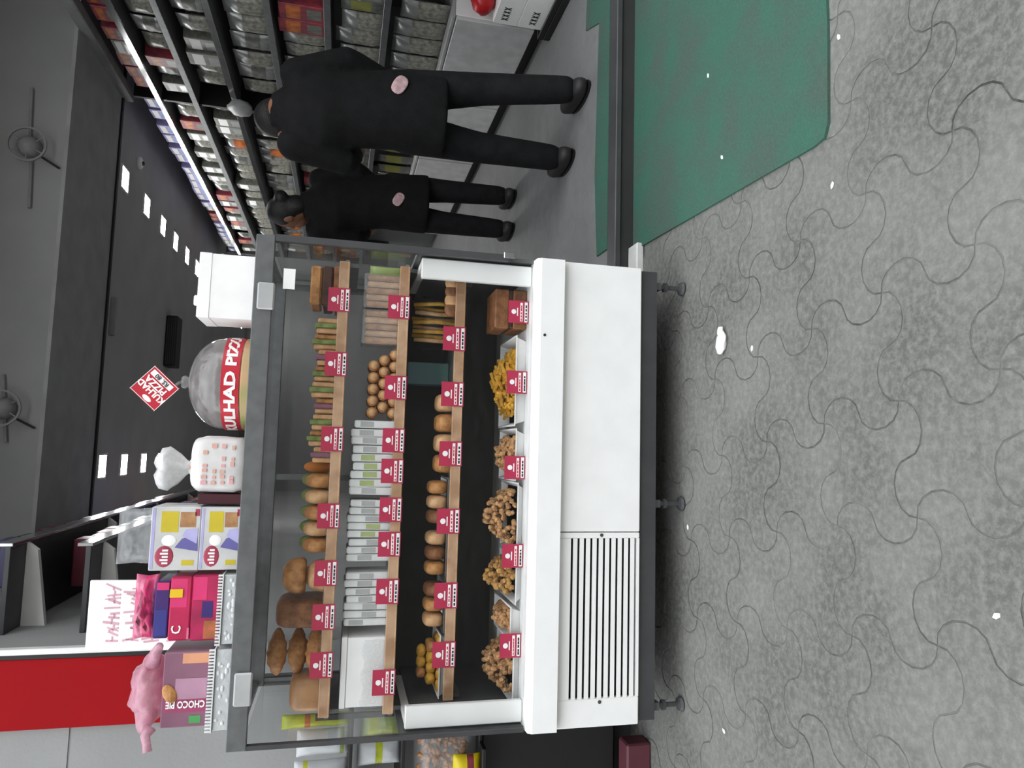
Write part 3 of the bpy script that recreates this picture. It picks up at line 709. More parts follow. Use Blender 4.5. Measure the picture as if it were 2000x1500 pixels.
# --- dome with red band
dx, dy = 0.182, 2.29; DR = 0.136
t = thing('cake_dome', 'clear plastic dome with a red lettered band on the case top', 'cake dome', (dx, dy, ZT))
MB().lathe([(DR+0.004, 0), (DR+0.004, 0.022), (DR, 0.026)], (dx, dy, ZT), 40).build('base_board', mat('dome_base', 'c79d78', 0.5, col2='8f9a5c', scale=6), t)
prof = [(DR, 0.026), (DR, 0.085)]+[(DR*math.cos(a), 0.085+0.1*math.sin(a)) for a in [k*PI/2/12 for k in range(1, 12)]]+[(0.012, 0.186)]
MB().lathe(prof, (dx, dy, ZT), 48, cap=False).build('dome', DOMEHAZE, t, smooth=True)
MB().lathe([(0.012, 0.186), (0.016, 0.19), (0.02, 0.198), (0.016, 0.206), (0.0005, 0.208)], (dx, dy, ZT), 16).build('knob', FILM, t, smooth=True)
band = MB(); band.lathe([(DR+0.002, 0.028), (DR+0.0035, 0.028), (DR+0.0035, 0.077), (DR+0.002, 0.077), (DR+0.002, 0.028)], (dx, dy, ZT), 60, cap=False)
band = band.build('red_band', RED, t)
tm = text_mb('KULHAD PIZZA', 0.052, 0.0022, 0.0005)
wx = max(p[0] for p in tm.v)-min(p[0] for p in tm.v); xm = (max(p[0] for p in tm.v)+min(p[0] for p in tm.v))/2
zs_ = [p[2] for p in tm.v]; zh = max(zs_)-min(zs_); zm_ = (max(zs_)+min(zs_))/2
for i, p in enumerate(tm.v):
    a = (p[0]-xm)/wx*0.405/(DR+0.004)
    r = DR+0.0042-p[1]
    tm.v[i] = (dx+r*math.sin(a), dy-r*math.cos(a), ZT+0.0525+(p[2]-zm_)/zh*0.031)
tm.build('lettering', PAPERW, band)
# pizzas seen through the dome
for i, (xx, rr, zz) in enumerate(((dx, 0.105, 0.027),)):
    m = MB(); m.lathe([(rr*0.9, 0), (rr, 0.01), (rr*0.97, 0.026), (rr*0.88, 0.03), (rr*0.8, 0.024), (0.0005, 0.024)], (xx, dy, ZT+zz), 26, mis=[0, 0, 0, 0, 1]); m.mi = 0
    m.build('small_pizza', [GOLD, mat('pizza_topping', '9c4a2e', 0.5, col2='6b3a22', scale=60)], None, (xx, dy, ZT+zz), smooth=True, label='small round pizza under the clear dome', cat='pizza')
# --- diamond price sign
t = thing('price_sign', 'red diamond price sign standing on the dome knob', 'sign', (dx-0.02, dy-0.03, ZT+0.205))
sc = (0.157, dy-0.035, 1.636); SS = 0.047
def onsign(m, dx_=0, dz_=0, dy_=0): m.xf(0, T3(*sc) @ RZ(-0.05) @ RY(-PI/4-0.03) @ T3(dx_, dy_, dz_)); return m
m = MB(); m.box(-SS, SS, -0.0015, 0.0015, -SS, SS, 0.0008); onsign(m).build('card', RED, t)
m = MB()
for a, b, c, d in ((-SS, SS, SS-0.003, SS-0.0015), (-SS, SS, -SS+0.0015, -SS+0.003), (-SS, -SS+0.0015, -SS, SS), (SS-0.0015, SS, -SS, SS)): m.box(a, b, -0.0022, -0.0015, c, d)
onsign(m).build('white_border', PAPERW, t, kind='stuff')
onsign(text_mb('KULHAD', 0.024, 0.0009), 0, 0.012, -0.002).build('lettering', PAPERW, t)
onsign(text_mb('PIZZA', 0.026, 0.0009), 0.004, -0.009, -0.002).build('lettering', PAPERW, t)
m = MB(); m.box(-0.034, 0.040, -0.0022, -0.0015, -0.039, -0.022); onsign(m).build('price_panel', PAPERW, t)
onsign(text_mb('RS. 80', 0.018, 0.0003), 0.002, -0.0305, -0.0026).build('lettering', INK, t)
m = MB(); m.ell((-0.006, -0.0016, 0.035), (0.015, 0.0008, 0.007), 14, 6); onsign(m).build('logo', PAPERW, t)
MB().tube([(dx, dy, ZT+0.206), (dx-0.006, dy-0.02, ZT+0.212), (0.160, sc[1]+0.004, sc[2]-0.045), (0.158, sc[1]+0.004, sc[2]-0.02)], 0.004, 8).build('stem', FILM, t)
# --- bread bag
t = thing('bread_bag', 'white printed bread loaf in a tied clear bag on the case top', 'bread', (-0.058, 2.24, ZT))
m = MB(); m.ell((-0.058, 2.25, ZT+0.072), (0.081, 0.075, 0.080), 24, 16, 0.42)
for i, p in enumerate(m.v): m.v[i] = (p[0]+0.0015*math.sin(p[2]*260), p[1], max(p[2], ZT))
m.build('loaf', mat('bread_wrapper', 'dcdad8', 0.35, col2='cfcdcb', scale=14), t, smooth=True)
m = MB()
for r_ in range(4):
    for k in range(7):
        if random.random() < 0.25: continue
        x = -0.115+k*0.017+random.uniform(-0.002, 0.002); z = ZT+0.03+r_*0.024
        m.box(x, x+random.uniform(0.007, 0.013), 2.1735, 2.1755, z, z+random.uniform(0.008, 0.015))
m.build('printed_marks', mat('pink_marks', 'd9a3a6', 0.5, col2='d4ab8c', scale=30), t, kind='stuff')
m = MB(); m.lathe([(0.05, 0.142), (0.028, 0.152), (0.014, 0.160), (0.022, 0.172), (0.045, 0.19), (0.062, 0.215), (0.055, 0.238), (0.03, 0.246), (0.0005, 0.243)], (-0.068, 2.25, ZT), 26)
for i, p in enumerate(m.v):
    f = (p[2]-ZT-0.15)/0.1; a = math.atan2(p[1]-2.25, p[0]+0.068)
    w = 1+0.13*math.sin(a*7+p[2]*40)*max(0, min(1, f))
    m.v[i] = (-0.068+(p[0]+0.068)*w-0.01*f, 2.25+(p[1]-2.25)*w, p[2]+0.006*math.sin(a*5))
m.build('tied_top', WHITEBAG, t, smooth=True)
MB().lathe([(0.016, 0.157), (0.0175, 0.160), (0.016, 0.163)], (-0.068, 2.25, ZT), 14).build('tie', mat('peach_tape', 'e8b79b', 0.5), t)
# --- maroon carton
MB().box(-0.172, -0.142, 2.20, 2.30, ZT, ZT+0.125, 0.002).build('biscuit_carton', [mat('maroon_card', '4a1a26', 0.45)], None, None, label='narrow dark maroon carton between bread bag and biscuit cartons', cat='carton')
# --- two biscuit cartons
CW = mat('carton_white', 'c9c9c8', 0.4); CB = mat('carton_violet', '6a64a4', 0.45); CL = mat('carton_lilac', 'b4b0dc', 0.45); CY = mat('carton_yellow', 'c9b52c', 0.45); CR = mat('carton_red', 'a83a52', 0.45); CBR = mat('biscuit_picture', 'b98e62', 0.5, col2='a0724a', scale=40)
def biscuit(zb, h, x0, x1, lab, flip):
    t = thing('biscuit_carton', lab, 'carton', ((x0+x1)/2, 2.25, zb), 'white biscuit cartons on the case top')
    yf = 2.175; MB().box(x0, x1, yf, 2.33, zb, zb+h, 0.002).build('carton_body', CW, t)
    w = x1-x0
    def dec(a, b, c, d, m_, nm, k=1):
        m = MB(); m.box(x0+a*w, x0+b*w, yf-0.0006*k, yf, zb+c*h, zb+d*h); m.build(nm, m_, t)
    dec(0.02, 0.98, 0.92, 0.98, CL, 'printed_band'); dec(0.60, 0.93, 0.45, 0.80, CY, 'printed_panel'); dec(0.68, 0.92, 0.1, 0.42, CBR, 'biscuit_picture')
    m = MB(); n0 = m.n(); m.v += [(x0+a*w, yf-0.0008, zb+b*h) for a, b in ((0.30, 0.03), (0.56, 0.05), (0.50, 0.36), (0.36, 0.50))]; m.face((0, 1, 2, 3)); m.build('violet_shape', CB, t)
    m = MB(); m.v += [(x0+a*w, yf-0.001, zb+b*h) for a, b in ((0.42, 0.06), (0.66, 0.04), (0.64, 0.30), (0.54, 0.36))]; m.face((0, 1, 2, 3)); m.build('lilac_shape', CL, t)
    m = MB(); m.ell((x0+0.22*w, yf, zb+0.70*h), (0.17*w, 0.0016, 0.19*h), 20, 8); m.build('red_logo', CR, t, smooth=True)
    m = MB()
    for k in range(5): m.box(x0+(0.10+k*0.05)*w, x0+(0.13+k*0.05)*w, yf-0.0022, yf-0.001, zb+0.62*h, zb+(0.74+0.04*(k % 2))*h)
    m.build('logo_lettering', PAPERW, t, kind='stuff')
    m = MB(); m.ell((x0+0.47*w, yf, zb+0.62*h), (0.09*w, 0.0014, 0.15*h), 16, 8); m.build('milk_splash', PAPERW, t, smooth=True)
    dec(0.08, 0.16, 0.10, 0.35, CY, 'corner_flash'); dec(0.86, 0.97, 0.03, 0.12, CR, 'price_flash')
biscuit(ZT, 0.108, -0.352, -0.178, 'lower white biscuit carton with red oval, beneath its twin', 0)
biscuit(ZT+0.1085, 0.128, -0.352, -0.178, 'upper white biscuit carton with red oval, on top of its twin', 1)
m = MB(); m.pouch(0.16, 0.10, 0.05); m.xf(0, T3(-0.265, 2.25, ZT+0.2375)); m.build('crumpled_bag', FILM, None, None, smooth=True, label='crumpled clear plastic bag on the upper biscuit carton', cat='bag')
# --- two ribbed white trays
def ribtray(x0, x1, z, h, lab):
    t = thing('ribbed_tray', lab, 'tray', ((x0+x1)/2, 2.27, z))
    MB().box(x0+0.004, x1-0.004, 2.16, 2.38, z, z+h*0.72, 0.002).build('tray_body', mat('milky_plastic', 'c4c8c8', 0.3, var=0.1, scale=40, bump=0.3, bscale=60), t)
    m = MB(); m.box(x0, x1, 2.155, 2.385, z+h*0.72, z+h*0.78)
    n = int((x1-x0)/0.0085)
    for k in range(n):
        x = x0+0.002+k*(x1-x0)/n
        m.box(x, x+0.0045, 2.154, 2.160, z+h*0.72, z+h)
    m.build('ribbed_rim', mat('milky_rim', 'dcdfde', 0.3), t, kind='stuff')
    m = MB()
    for k in range(14):
        x = random.uniform(x0+0.015, x1-0.015); m.ell((x, 2.16, z+h*random.uniform(0.12, 0.6)), (random.uniform(0.004, 0.010), 0.002, 0.005), 8, 6)
    m.build('embossing', MATS['milky_rim'], t, smooth=True, kind='stuff')
ribtray(-0.786, -0.562, ZT, 0.062, 'ribbed milky plastic tray under the mauve snack cake box')
ribtray(-0.556, -0.360, ZT, 0.050, 'ribbed milky plastic tray under the magenta packs')
# --- choco pie box in a pink bag
zb = ZT+0.0625
MAUVE = mat('mauve_card', '8a5f72', 0.4, col2='7a4e64', scale=6)
t = thing('snack_cake_box', 'mauve snack cake box standing on the left ribbed tray', 'carton', (-0.68, 2.25, zb))
MB().box(-0.775, -0.575, 2.18, 2.33, zb, zb+0.118, 0.003).build('carton_body', MAUVE, t)
def plate(a, b, c, d, m_, nm, par, y=2.1793): return MB().box(a, b, y, 2.18, c, d).build(nm, m_, par)
plate(-0.70, -0.645, zb+0.004, zb+0.085, mat('mauve_light', 'b58aa0', 0.4), 'title_band', t, 2.1792)
tx = text_mb('CHOCO PIE', 0.026, 0.0008); tx.xf(0, T3(-0.713, 2.178, zb+0.052) @ RY(-PI/2)); wz = max(p[2] for p in tx.v)-min(p[2] for p in tx.v)
tx.xf(0, T3(0, 0, zb+0.056) @ Matrix.Diagonal((1, 1, 0.10/wz, 1)) @ T3(0, 0, -zb-0.052)); tx.build('lettering', PAPERW, t)
plate(-0.735, -0.69, zb+0.002, zb+0.112, mat('magenta_band', 'a04468', 0.4), 'magenta_band', t, 2.1795)
m = MB(); m.ell((-0.685, 2.179, zb+0.098), (0.028, 0.004, 0.017), 16, 8, 1, RY(-0.5)); m.build('biscuit_picture', GOLD, t, smooth=True)
plate(-0.765, -0.745, zb+0.015, zb+0.045, mat('green_flash', '4f9a58', 0.4), 'green_flash', t)
plate(-0.605, -0.578, zb+0.002, zb+0.07, mat('peach_flash', 'd99a76', 0.4), 'peach_flash', t)
m = MB(); m.ell((-0.695, 2.25, zb+0.165), (0.10, 0.06, 0.046), 30, 18, 1.0)
for i, p in enumerate(m.v):
    a = math.atan2(p[2]-zb-0.165, p[0]+0.695)
    w = 1+0.09*math.sin(a*6+p[1]*60)+0.05*math.sin(a*13)
    zz = zb+0.165+(p[2]-zb-0.165)*w
    m.v[i] = (-0.695+(p[0]+0.695)*w, p[1]+0.01*math.sin(p[0]*90), max(zz, zb+0.1195))
m.build('pink_carrier_bag', PINKBAG, None, (-0.695, 2.25, zb+0.119), smooth=True, label='crumpled pale pink plastic bag on the mauve snack cake box', cat='bag')
m = MB(); pts = [(-0.785, 2.215, zb+0.15), (-0.80, 2.20, zb+0.157), (-0.822, 2.195, zb+0.150), (-0.838, 2.19, zb+0.146)]
m.tube(pts, [0.018, 0.013, 0.011, 0.013], 10); m.build('bag_tail', PINKBAG, bpy.data.objects['pink_carrier_bag'], smooth=True)
m = MB(); pts = [(-0.61, 2.22, zb+0.155), (-0.58, 2.2, zb+0.145), (-0.555, 2.185, zb+0.132)]
m.tube(pts, [0.022, 0.016, 0.010], 10); m.build('bag_handle', PINKBAG, bpy.data.objects['pink_carrier_bag'], smooth=True)
# --- magenta packs
MG = mat('magenta_foil', 'b62a58', 0.3, col2='8e2448', scale=12); MG2 = mat('hot_pink_foil', 'd83a72', 0.3); PU = mat('purple_foil', '45246a', 0.35, col2='2c2a66', scale=15); PKL = mat('pink_foil_light', 'e08fa8', 0.3, col2='c8507a', scale=30)
zc = ZT+0.0505
def mpack(x0, x1, z0, z1, y0, y1, body, decs, lab, txt=None):
    t = thing('chocolate_pack', lab, 'carton', ((x0+x1)/2, (y0+y1)/2, z0), 'magenta chocolate packs')
    MB().box(x0, x1, y0, y1, z0, z1, 0.004).build('carton_body', body, t)
    for k, (a, b, c, d, m_) in enumerate(decs):
        MB().box(x0+a*(x1-x0), x0+b*(x1-x0), y0-0.0006, y0, z0+c*(z1-z0), z0+d*(z1-z0)).build('printed_panel', m_, t)
    if txt:
        tm = text_mb(txt, 0.034, 0.0004); tm.xf(0, T3(x0+0.03, y0-0.0012, z0+(z1-z0)*0.6)); tm.build('lettering', PAPERW, t)
    return t
mpack(-0.548, -0.368, zc, zc+0.072, 2.19, 2.34, MG, ((0.03, 0.30, 0.05, 0.5, mat('toffee_picture', 'b4623f', 0.4, col2='8a5a32', scale=40)), (0.62, 0.97, 0.45, 0.95, MG2), (0.35, 0.6, 0.2, 0.6, PU)), 'bottom magenta chocolate pack with toffee picture, on the ribbed tray')
mpack(-0.546, -0.372, zc+0.0725, zc+0.128, 2.19, 2.33, mat('raspberry_foil', 'c22a55', 0.3, col2='a8204a', scale=9), ((0.52, 0.97, 0.2, 0.95, MG2), (0.02, 0.2, 0.02, 0.12, PKL)), 'middle magenta chocolate pack with a white letter C', 'C')
mpack(-0.540, -0.385, zc+0.1285, zc+0.168, 2.195, 2.33, PU, ((0.05, 0.5, 0.15, 0.9, mat('indigo_foil', '3a3a86', 0.35)), (0.85, 0.98, 0.1, 0.9, MG2)), 'top purple chocolate pack of the magenta stack')
MB().box(-0.428, -0.405, 2.185, 2.188, zc+0.094, zc+0.128, 0.001).build('price_sticker', mat('yellow_sticker', 'ecc21c', 0.4), None, None, label='small yellow tag on the magenta packs', cat='tag')
m = MB(); m.pouch(0.18, 0.062, 0.06, 10, 10, [(0.25, 0.6, 1)], 0.5); m.xf(0, T3(-0.462, 2.25, zc+0.1685)); m.build('foil_pouch', [PKL, MG2], None, None, smooth=True, label='shiny pink foil pouch lying on top of the magenta stack', cat='pouch')
# --- white board with pink script
t = thing('script_board', 'white board with faint pink handwriting behind the magenta packs', 'sign', (-0.552, 2.56, ZT))
def brd(m): m.xf(0, T3(-0.552, 2.555, ZT) @ RX(-0.07)); return m
m = MB(); m.box(-0.115, 0.106, -0.004, 0.004, 0.0, 0.50, 0.002); brd(m).build('board', PAPERW, t)
m = MB()
for r_ in range(4):
    x = -0.085; z0_ = 0.405-r_*0.062
    while x < 0.085:
        w = random.uniform(0.008, 0.018); h = random.uniform(0.026, 0.055)
        n0 = m.n(); m.box(-w*0.22, w*0.22, -0.0052, -0.004, 0, h); m.xf(n0, T3(x, 0, z0_) @ RY(random.uniform(-0.25, 0.5)))
        if random.random() < 0.6: m.box(x, x+w, -0.0052, -0.004, z0_+h*0.4, z0_+h*0.4+0.005)
        x += w+0.002
brd(m).build('handwriting', mat('pink_script', 'dba9b6', 0.6), t, kind='stuff')
# --- bundle of clear bags at the right corner
m = MB(); m.lathe([(0.045, 0), (0.05, 0.03), (0.042, 0.08), (0.03, 0.12), (0.038, 0.145), (0.026, 0.16), (0.0005, 0.162)], (0, 0, 0), 34)
for i, p in enumerate(m.v):
    a = math.atan2(p[1], p[0]); w = 1+0.16*math.sin(a*9)+0.07*math.sin(a*17+p[2]*30)
    m.v[i] = (0.572+p[0]*w*0.95+p[2]*0.10, 2.47+p[1]*w*0.8, ZT+p[2])
m.build('carrier_bags', FILM, None, (0.572, 2.47, ZT), smooth=True, label='bundle of clear carrier bags at the right rear corner of the case top', cat='bag')

# ================================================================== RIGHT WALL: SHELVES, CABINETS, PACKETS
XF = 2.35
RACKM = mat('rack_grey', '6f7070', 0.5, 0.2)
rackz = (0.97, 1.285, 1.60, 1.92, 2.19, 2.43)
SHN = ('second', 'third', 'fourth', 'fifth', 'sixth', 'topmost', 'lowest')
rack = thing('wall_rack', 'long dark shelving rack with metal rails along the right wall', 'shelf', (2.5, 6.2, 0.62))
for k, z in enumerate(rackz):
    s = MB().box(XF, 2.675, 3.0, 9.2, z-0.018, z, 0.0).build('shelf', RACKM, rack)
    MB().box(XF-0.012, XF, 3.0, 9.2, z-0.022, z+0.016, 0.002).build('price_rail', CHROME if k in (3, 5) else ALU, s)
for y in (3.0, 4.1, 5.16, 6.6, 8.0, 9.2):
    if y in (3.0, 5.16, 9.2): MB().box(XF+0.005, 2.675, y-0.012, y+0.012, 0.62, 2.59).build('upright_panel', DKFRAME if y != 5.16 else BLACK, rack)
    else: MB().box(2.64, 2.675, y-0.012, y+0.012, 0.62, 2.59).build('upright_post', DKFRAME, rack)
# cabinets below
for i, (ya, yb) in enumerate(((3.66, 4.62), (4.63, 5.6), (5.61, 6.6), (6.61, 7.6))):
    t = thing('base_cabinet', 'white base cabinet under the right rack, %s from the front' % NUM[i], 'cabinet', (2.52, (ya+yb)/2, 0.08), 'white base cabinets')
    MB().box(XF+0.012, 2.675, ya, yb, 0.15, 0.60, 0.002).build('cabinet_body', WHITE, t)
    MB().box(XF+0.05, 2.66, ya+0.01, yb-0.01, 0.0805, 0.15).build('plinth', BLACK, t)
    MB().box(XF-0.005, 2.675, ya-0.002, yb+0.002, 0.6005, 0.62, 0.003).build('cabinet_top', mat('cabinet_top_grey', 'a5a5a4', 0.5), t)
    d = MB().box(XF-0.008, XF+0.0115, ya+0.004, yb-0.004, 0.155, 0.595, 0.003).build('door', mat('cabinet_white', 'c9c9c8', 0.45), t)
    MB().box(XF-0.014, XF-0.0085, yb-0.16, yb-0.12, 0.50, 0.54, 0.002).build('door_pull', INK, d)
# packets: a few kinds, copied along the shelves
def kind_pouch(w, h, d, cols, bands):
    m = MB(); m.pouch(w, h, d, 7, 9, bands, 0.2); m.xf(0, RZ(-PI/2)); return m.mesh('snack_pouch', cols, (0, 0, 0), True)
def kind_box(w, h, d, cols):
    m = MB(); m.box(-d/2, d/2, -w/2, w/2, 0, h, 0.003); m.box(-d/2-0.0006, -d/2, -w*0.42, w*0.42, h*0.55, h*0.85, mi=1); m.box(-d/2-0.0006, -d/2, -w*0.3, w*0.35, h*0.12, h*0.42, mi=2)
    return m.mesh('biscuit_box', cols, (0, 0, 0))
def kind_jar(r, h, cols):
    m = MB(); m.lathe([(r, 0), (r, h*0.75), (r*0.8, h*0.82)], (0, 0, 0), 14); m.lathe([(r*0.82, h*0.82), (r*0.82, h)], (0, 0, 0), 14, mi=1)
    return m.mesh('plastic_jar', cols, (0, 0, 0), False)
FOILS = mat('silver_foil', 'a3a5a4', 0.32, 0.5, var=0.2, scale=30); FOILD = mat('grey_foil', '77796f', 0.4, 0.1, col2='5a5c58', scale=30); CLEARN = mat('packed_snack', '9b9a90', 0.3, col2='6f6d64', scale=60)
RDP = mat('dull_red_pack', '9a3a44', 0.45, col2='6d2a38', scale=25); ORP = mat('orange_pack', 'c46a2c', 0.45, col2='8e4a22', scale=25); LIL = mat('lilac_pack', '9a94c4', 0.45, col2='7a76a8', scale=20); YGP = mat('olive_pack', '8e8e4a', 0.45); BLP = mat('blue_pack', '6c8fc0', 0.4)
KINDS = [
    ('snack_pouch', 'silver foil snack pouch', 'pouch', kind_pouch(0.17, 0.215, 0.06, [FOILS, FOILD], [(0.35, 0.7, 1)]), 0.185),
    ('snack_pouch', 'dull grey snack pouch', 'pouch', kind_pouch(0.15, 0.20, 0.06, [FOILD, CLEARN], [(0.2, 0.75, 1)]), 0.165),
    ('snack_pouch', 'see-through pouch of pale snacks', 'pouch', kind_pouch(0.16, 0.19, 0.07, [CLEARN, FOILS], [(0.7, 1.0, 1)]), 0.175),
    ('biscuit_box', 'grey and white biscuit box', 'box', kind_box(0.14, 0.19, 0.10, [FOILD, PAPERW, FOILS]), 0.15),
    ('biscuit_box', 'dull red biscuit box', 'box', kind_box(0.13, 0.18, 0.10, [RDP, ORP, FOILD]), 0.14),
    ('snack_pouch', 'orange snack pouch', 'pouch', kind_pouch(0.14, 0.18, 0.05, [FOILS, ORP], [(0.2, 0.7, 1)]), 0.155),
    ('biscuit_box', 'lilac biscuit box', 'box', kind_box(0.16, 0.15, 0.12, [LIL, PAPERW, BLP]), 0.17),
    ('plastic_jar', 'dark-lidded grey jar', 'jar', kind_jar(0.055, 0.20, [CLEARN, DKFRAME]), 0.125),
    ('snack_pouch', 'olive snack pouch', 'pouch', kind_pouch(0.14, 0.19, 0.05, [FOILD, YGP], [(0.3, 0.8, 1)]), 0.155)]
PLAN = ((1, 2, 5, 8, 3), (2, 1, 0, 4, 7), (2, 5, 0, 3, 1), (0, 2, 5, 1, 3), (4, 3, 0, 1, 2), (4, 6, 6, 3, 6), (2, 8, 5, 2, 1))
rnd = random.Random(5)
def nth(n): return '%d%s' % (n, 'th' if 10 < n % 100 < 14 else {1: 'st', 2: 'nd', 3: 'rd'}.get(n % 10, 'th'))
for k, z in enumerate(rackz+(0.6205,)):
    y = 3.08 if k < 6 else 3.7; cnt = 0
    prev = None
    while y < (9.05 if k < 6 else 7.3):
        ki = PLAN[k][rnd.randrange(5)]
        if k == 5 and y < 4.9: ki = (4, 3)[rnd.randrange(2)]
        if k == 5 and 5.16 < y < 6.8: ki = 6
        nm, lb, ct, me, w = KINDS[ki]
        skip = False
        for yu in (5.16,):
            if y-0.02 < yu < y+w+0.02: y = yu+0.03; skip = True
        if skip: continue
        yc = y+w/2
        cnt += 1
        o = link(nm, me, None, (XF+0.075+rnd.uniform(0, 0.015), yc, z), '%s, %s shelf of right rack, %s from the front' % (lb, SHN[k], nth(cnt)), ct, 'packets on the right rack', rot=(0, 0, rnd.uniform(-0.08, 0.08)))
        gap = (0.295, 0.295, 0.30, 0.25, 0.22, 0.155, 0.33)[k]
        o.scale = (1, 1, (gap-0.02)*rnd.uniform(0.86, 1.0)/(0.215, 0.2, 0.19, 0.19, 0.18, 0.18, 0.15, 0.2, 0.19)[ki])
        y += w*(1.02 if rnd.random() < 0.85 else 1.4)
# grey plastic bag on the rack behind the nearer person
m = MB(); m.lathe([(0.03, -0.075), (0.062, -0.05), (0.075, 0.0), (0.062, 0.045), (0.03, 0.07), (0.018, 0.085), (0.0005, 0.088)], (0, 0, 0), 22)
for i, p in enumerate(m.v):
    a = math.atan2(p[1], p[0]); w = 1+0.08*math.sin(a*5+p[2]*30)
    m.v[i] = (2.292+p[0]*w*0.55, 4.998+p[1]*w*1.3, 1.877+p[2])
m.build('grey_bag', mat('grey_bag_film', 'a2a3a3', 0.4), None, None, smooth=True, label='pale grey bag hanging from the rack rail behind the nearer person', cat='bag')

# black crate with white cartons by the right edge
t = thing('black_crate', 'black plastic crate at the right edge beside the first cabinet', 'crate', (2.44, 3.4, 0.08))
cx0, cx1, cy0, cy1 = 2.27, 2.62, 3.12, 3.62
MB().box(cx0, cx1, cy0, cy1, 0.0805, 0.12, 0.004).build('crate_base', BLACK, t)
for a, b, c, d in ((cx0, cx0+0.015, cy0, cy1), (cx1-0.015, cx1, cy0, cy1), (cx0+0.015, cx1-0.015, cy0, cy0+0.015), (cx0+0.015, cx1-0.015, cy1-0.015, cy1)):
    MB().box(a, b, c, d, 0.12, 0.15, 0.002).build('crate_wall', BLACK, t)
for i, (za, zb_) in enumerate(((0.121, 0.275), (0.2755, 0.41))):
    c = thing('white_carton', ('lower', 'upper')[i]+' white carton in the black crate at the right edge', 'carton', (2.45, 3.36, za))
    MB().box(2.30, 2.60, 3.16, 3.58, za, zb_, 0.003).build('carton_body', PAPERW, c)
    m = MB()
    for k in range(4):
        yk = 3.44+k*0.03
        for sgn in (-1, 1):
            n0 = m.n(); m.box(-0.001, 0, -0.003, 0.003, -0.02, 0.02); m.xf(n0, T3(2.2995, yk, za+0.08) @ RX(sgn*0.45))
    m.build('black_print', INK, c, kind='stuff')
m = MB(); m.ell((2.40, 3.53, 0.475), (0.09, 0.07, 0.064), 18, 12, 0.9, wob=0.06); m.build('red_bag', mat('red_film', 'b3161c', 0.35), None, (2.40, 3.53, 0.411), smooth=True, label='crumpled red bag on the white cartons at the right edge', cat='bag')

# ================================================================== LEFT WALL SHELVES
LX0, LX1 = -0.7195, -0.40
for i, (z, ya, yb) in enumerate(((2.275, 3.05, 6.6), (2.005, 3.05, 6.6))):
    t = thing('wall_shelf', ('upper', 'lower')[i]+' white bracketed shelf on the left wall', 'shelf', (-0.56, 4.8, z))
    MB().box(LX0, LX1, ya, yb, z, z+0.02, 0.002).build('shelf_board', DKFRAME, t)
    MB().box(LX1, LX1+0.014, ya, yb, z-0.006, z+0.05, 0.002).build('front_rail', CHROME, t)
    for y in (3.2, 4.2, 5.2, 6.2):
        m = MB(); n0 = m.n(); pr = [(LX0, z-0.085), (LX1-0.03, z-0.04), (LX1, z-0.001), (LX0, z-0.001)]
        m.v += [(a, y-0.012, b) for a, b in pr]+[(a, y+0.012, b) for a, b in pr]
        m.face((0, 1, 2, 3)); m.face((7, 6, 5, 4))
        for k in range(4): j = (k+1) % 4; m.face((k, 4+k, 4+j, j))
        m.build('bracket', WHITE, t)
    y = ya+0.1
    DK = [mat('dark_pack', '2a2a2c', 0.3), mat('plum_pack', '5c1f2e', 0.35), mat('indigo_pack', '3a3866', 0.35)]
    k = 1
    while y < yb-0.15:
        w = rnd.uniform(0.10, 0.17)
        col = rnd.randrange(3); hh = rnd.uniform(0.16, 0.2)
        m = MB(); m.box(-0.62, LX1-0.02, y, y+w-0.008, z+0.0205, z+hh, 0.006); m.box(LX1-0.02, LX1-0.0194, y+w*0.2, y+w*0.75, z+hh*0.45, z+hh*0.75, mi=1)
        if y > 3.35: m.build('wrapped_pack', [DK[col], [LIL, YGP, RDP][col]], None, None, label='%s wrapped pack on the %s left wall shelf, %s from the front' % (('black', 'plum', 'indigo')[col], ('upper', 'lower')[i], nth(k)), cat='packet', group='wrapped packs on the left wall shelves'); k += 1
        y += w
# ================================================================== SNACK RACK LEFT OF THE CASE
t = thing('snack_stand', 'black metal stand of snack packets left of the case', 'stand', (-1.06, 2.6, 0.0))
for x in (-1.33, -0.872):
    for y in (2.47, 2.72): MB().box(x-0.008, x+0.008, y-0.008, y+0.008, 0.0, 1.14).build('upright', BLACK, t)
for z in (0.60, 0.86, 1.03):
    MB().box(-1.335, -0.865, 2.465, 2.728, z-0.012, z, 0.002).build('stand_shelf', BLACK, t)
MB().box(-1.33, -0.87, 2.50, 2.72, 0.10, 0.58, 0.003).build('lower_cabinet', BLACK, t)
def stand_pouch(x, z, w, h, d, cols, bands, lab, nm='snack_pouch', y=2.52):
    m = MB(); m.pouch(w, h, d, 9, 12, bands, 0.15); m.xf(0, T3(x, y, z) @ RX(0.05)); zm = min(p[2] for p in m.v); m.xf(0, T3(0, 0, z-zm)); m.build(nm, cols, None, (x, y, z), smooth=True, label=lab, cat='pouch', group='snack pouches on the black stand')
YG = mat('lime_pack', 'b5bd2c', 0.4, col2='98a028', scale=15); PW = mat('pale_blue_pack', 'c3c6c9', 0.35, var=0.1); GRN = mat('soft_green_pack', '9aa56c', 0.4, col2='8a9a55', scale=14); YEL = mat('bright_yellow_pack', 'e0c818', 0.4)
stand_pouch(-0.895, 1.031, 0.045, 0.215, 0.03, [YG, ORP], [(0.55, 0.7, 1)], 'narrow lime yellow pouch nearest the case on the stand top')
stand_pouch(-0.965, 1.031, 0.085, 0.165, 0.04, [PW, GRN], [(0.05, 0.2, 1)], 'pale silver pouch beside the lime pouch on the stand top')
stand_pouch(-1.07, 1.031, 0.10, 0.17, 0.05, [PW, YG], [(0.75, 0.85, 1)], 'wide pale silver pouch second from the case on the stand top')
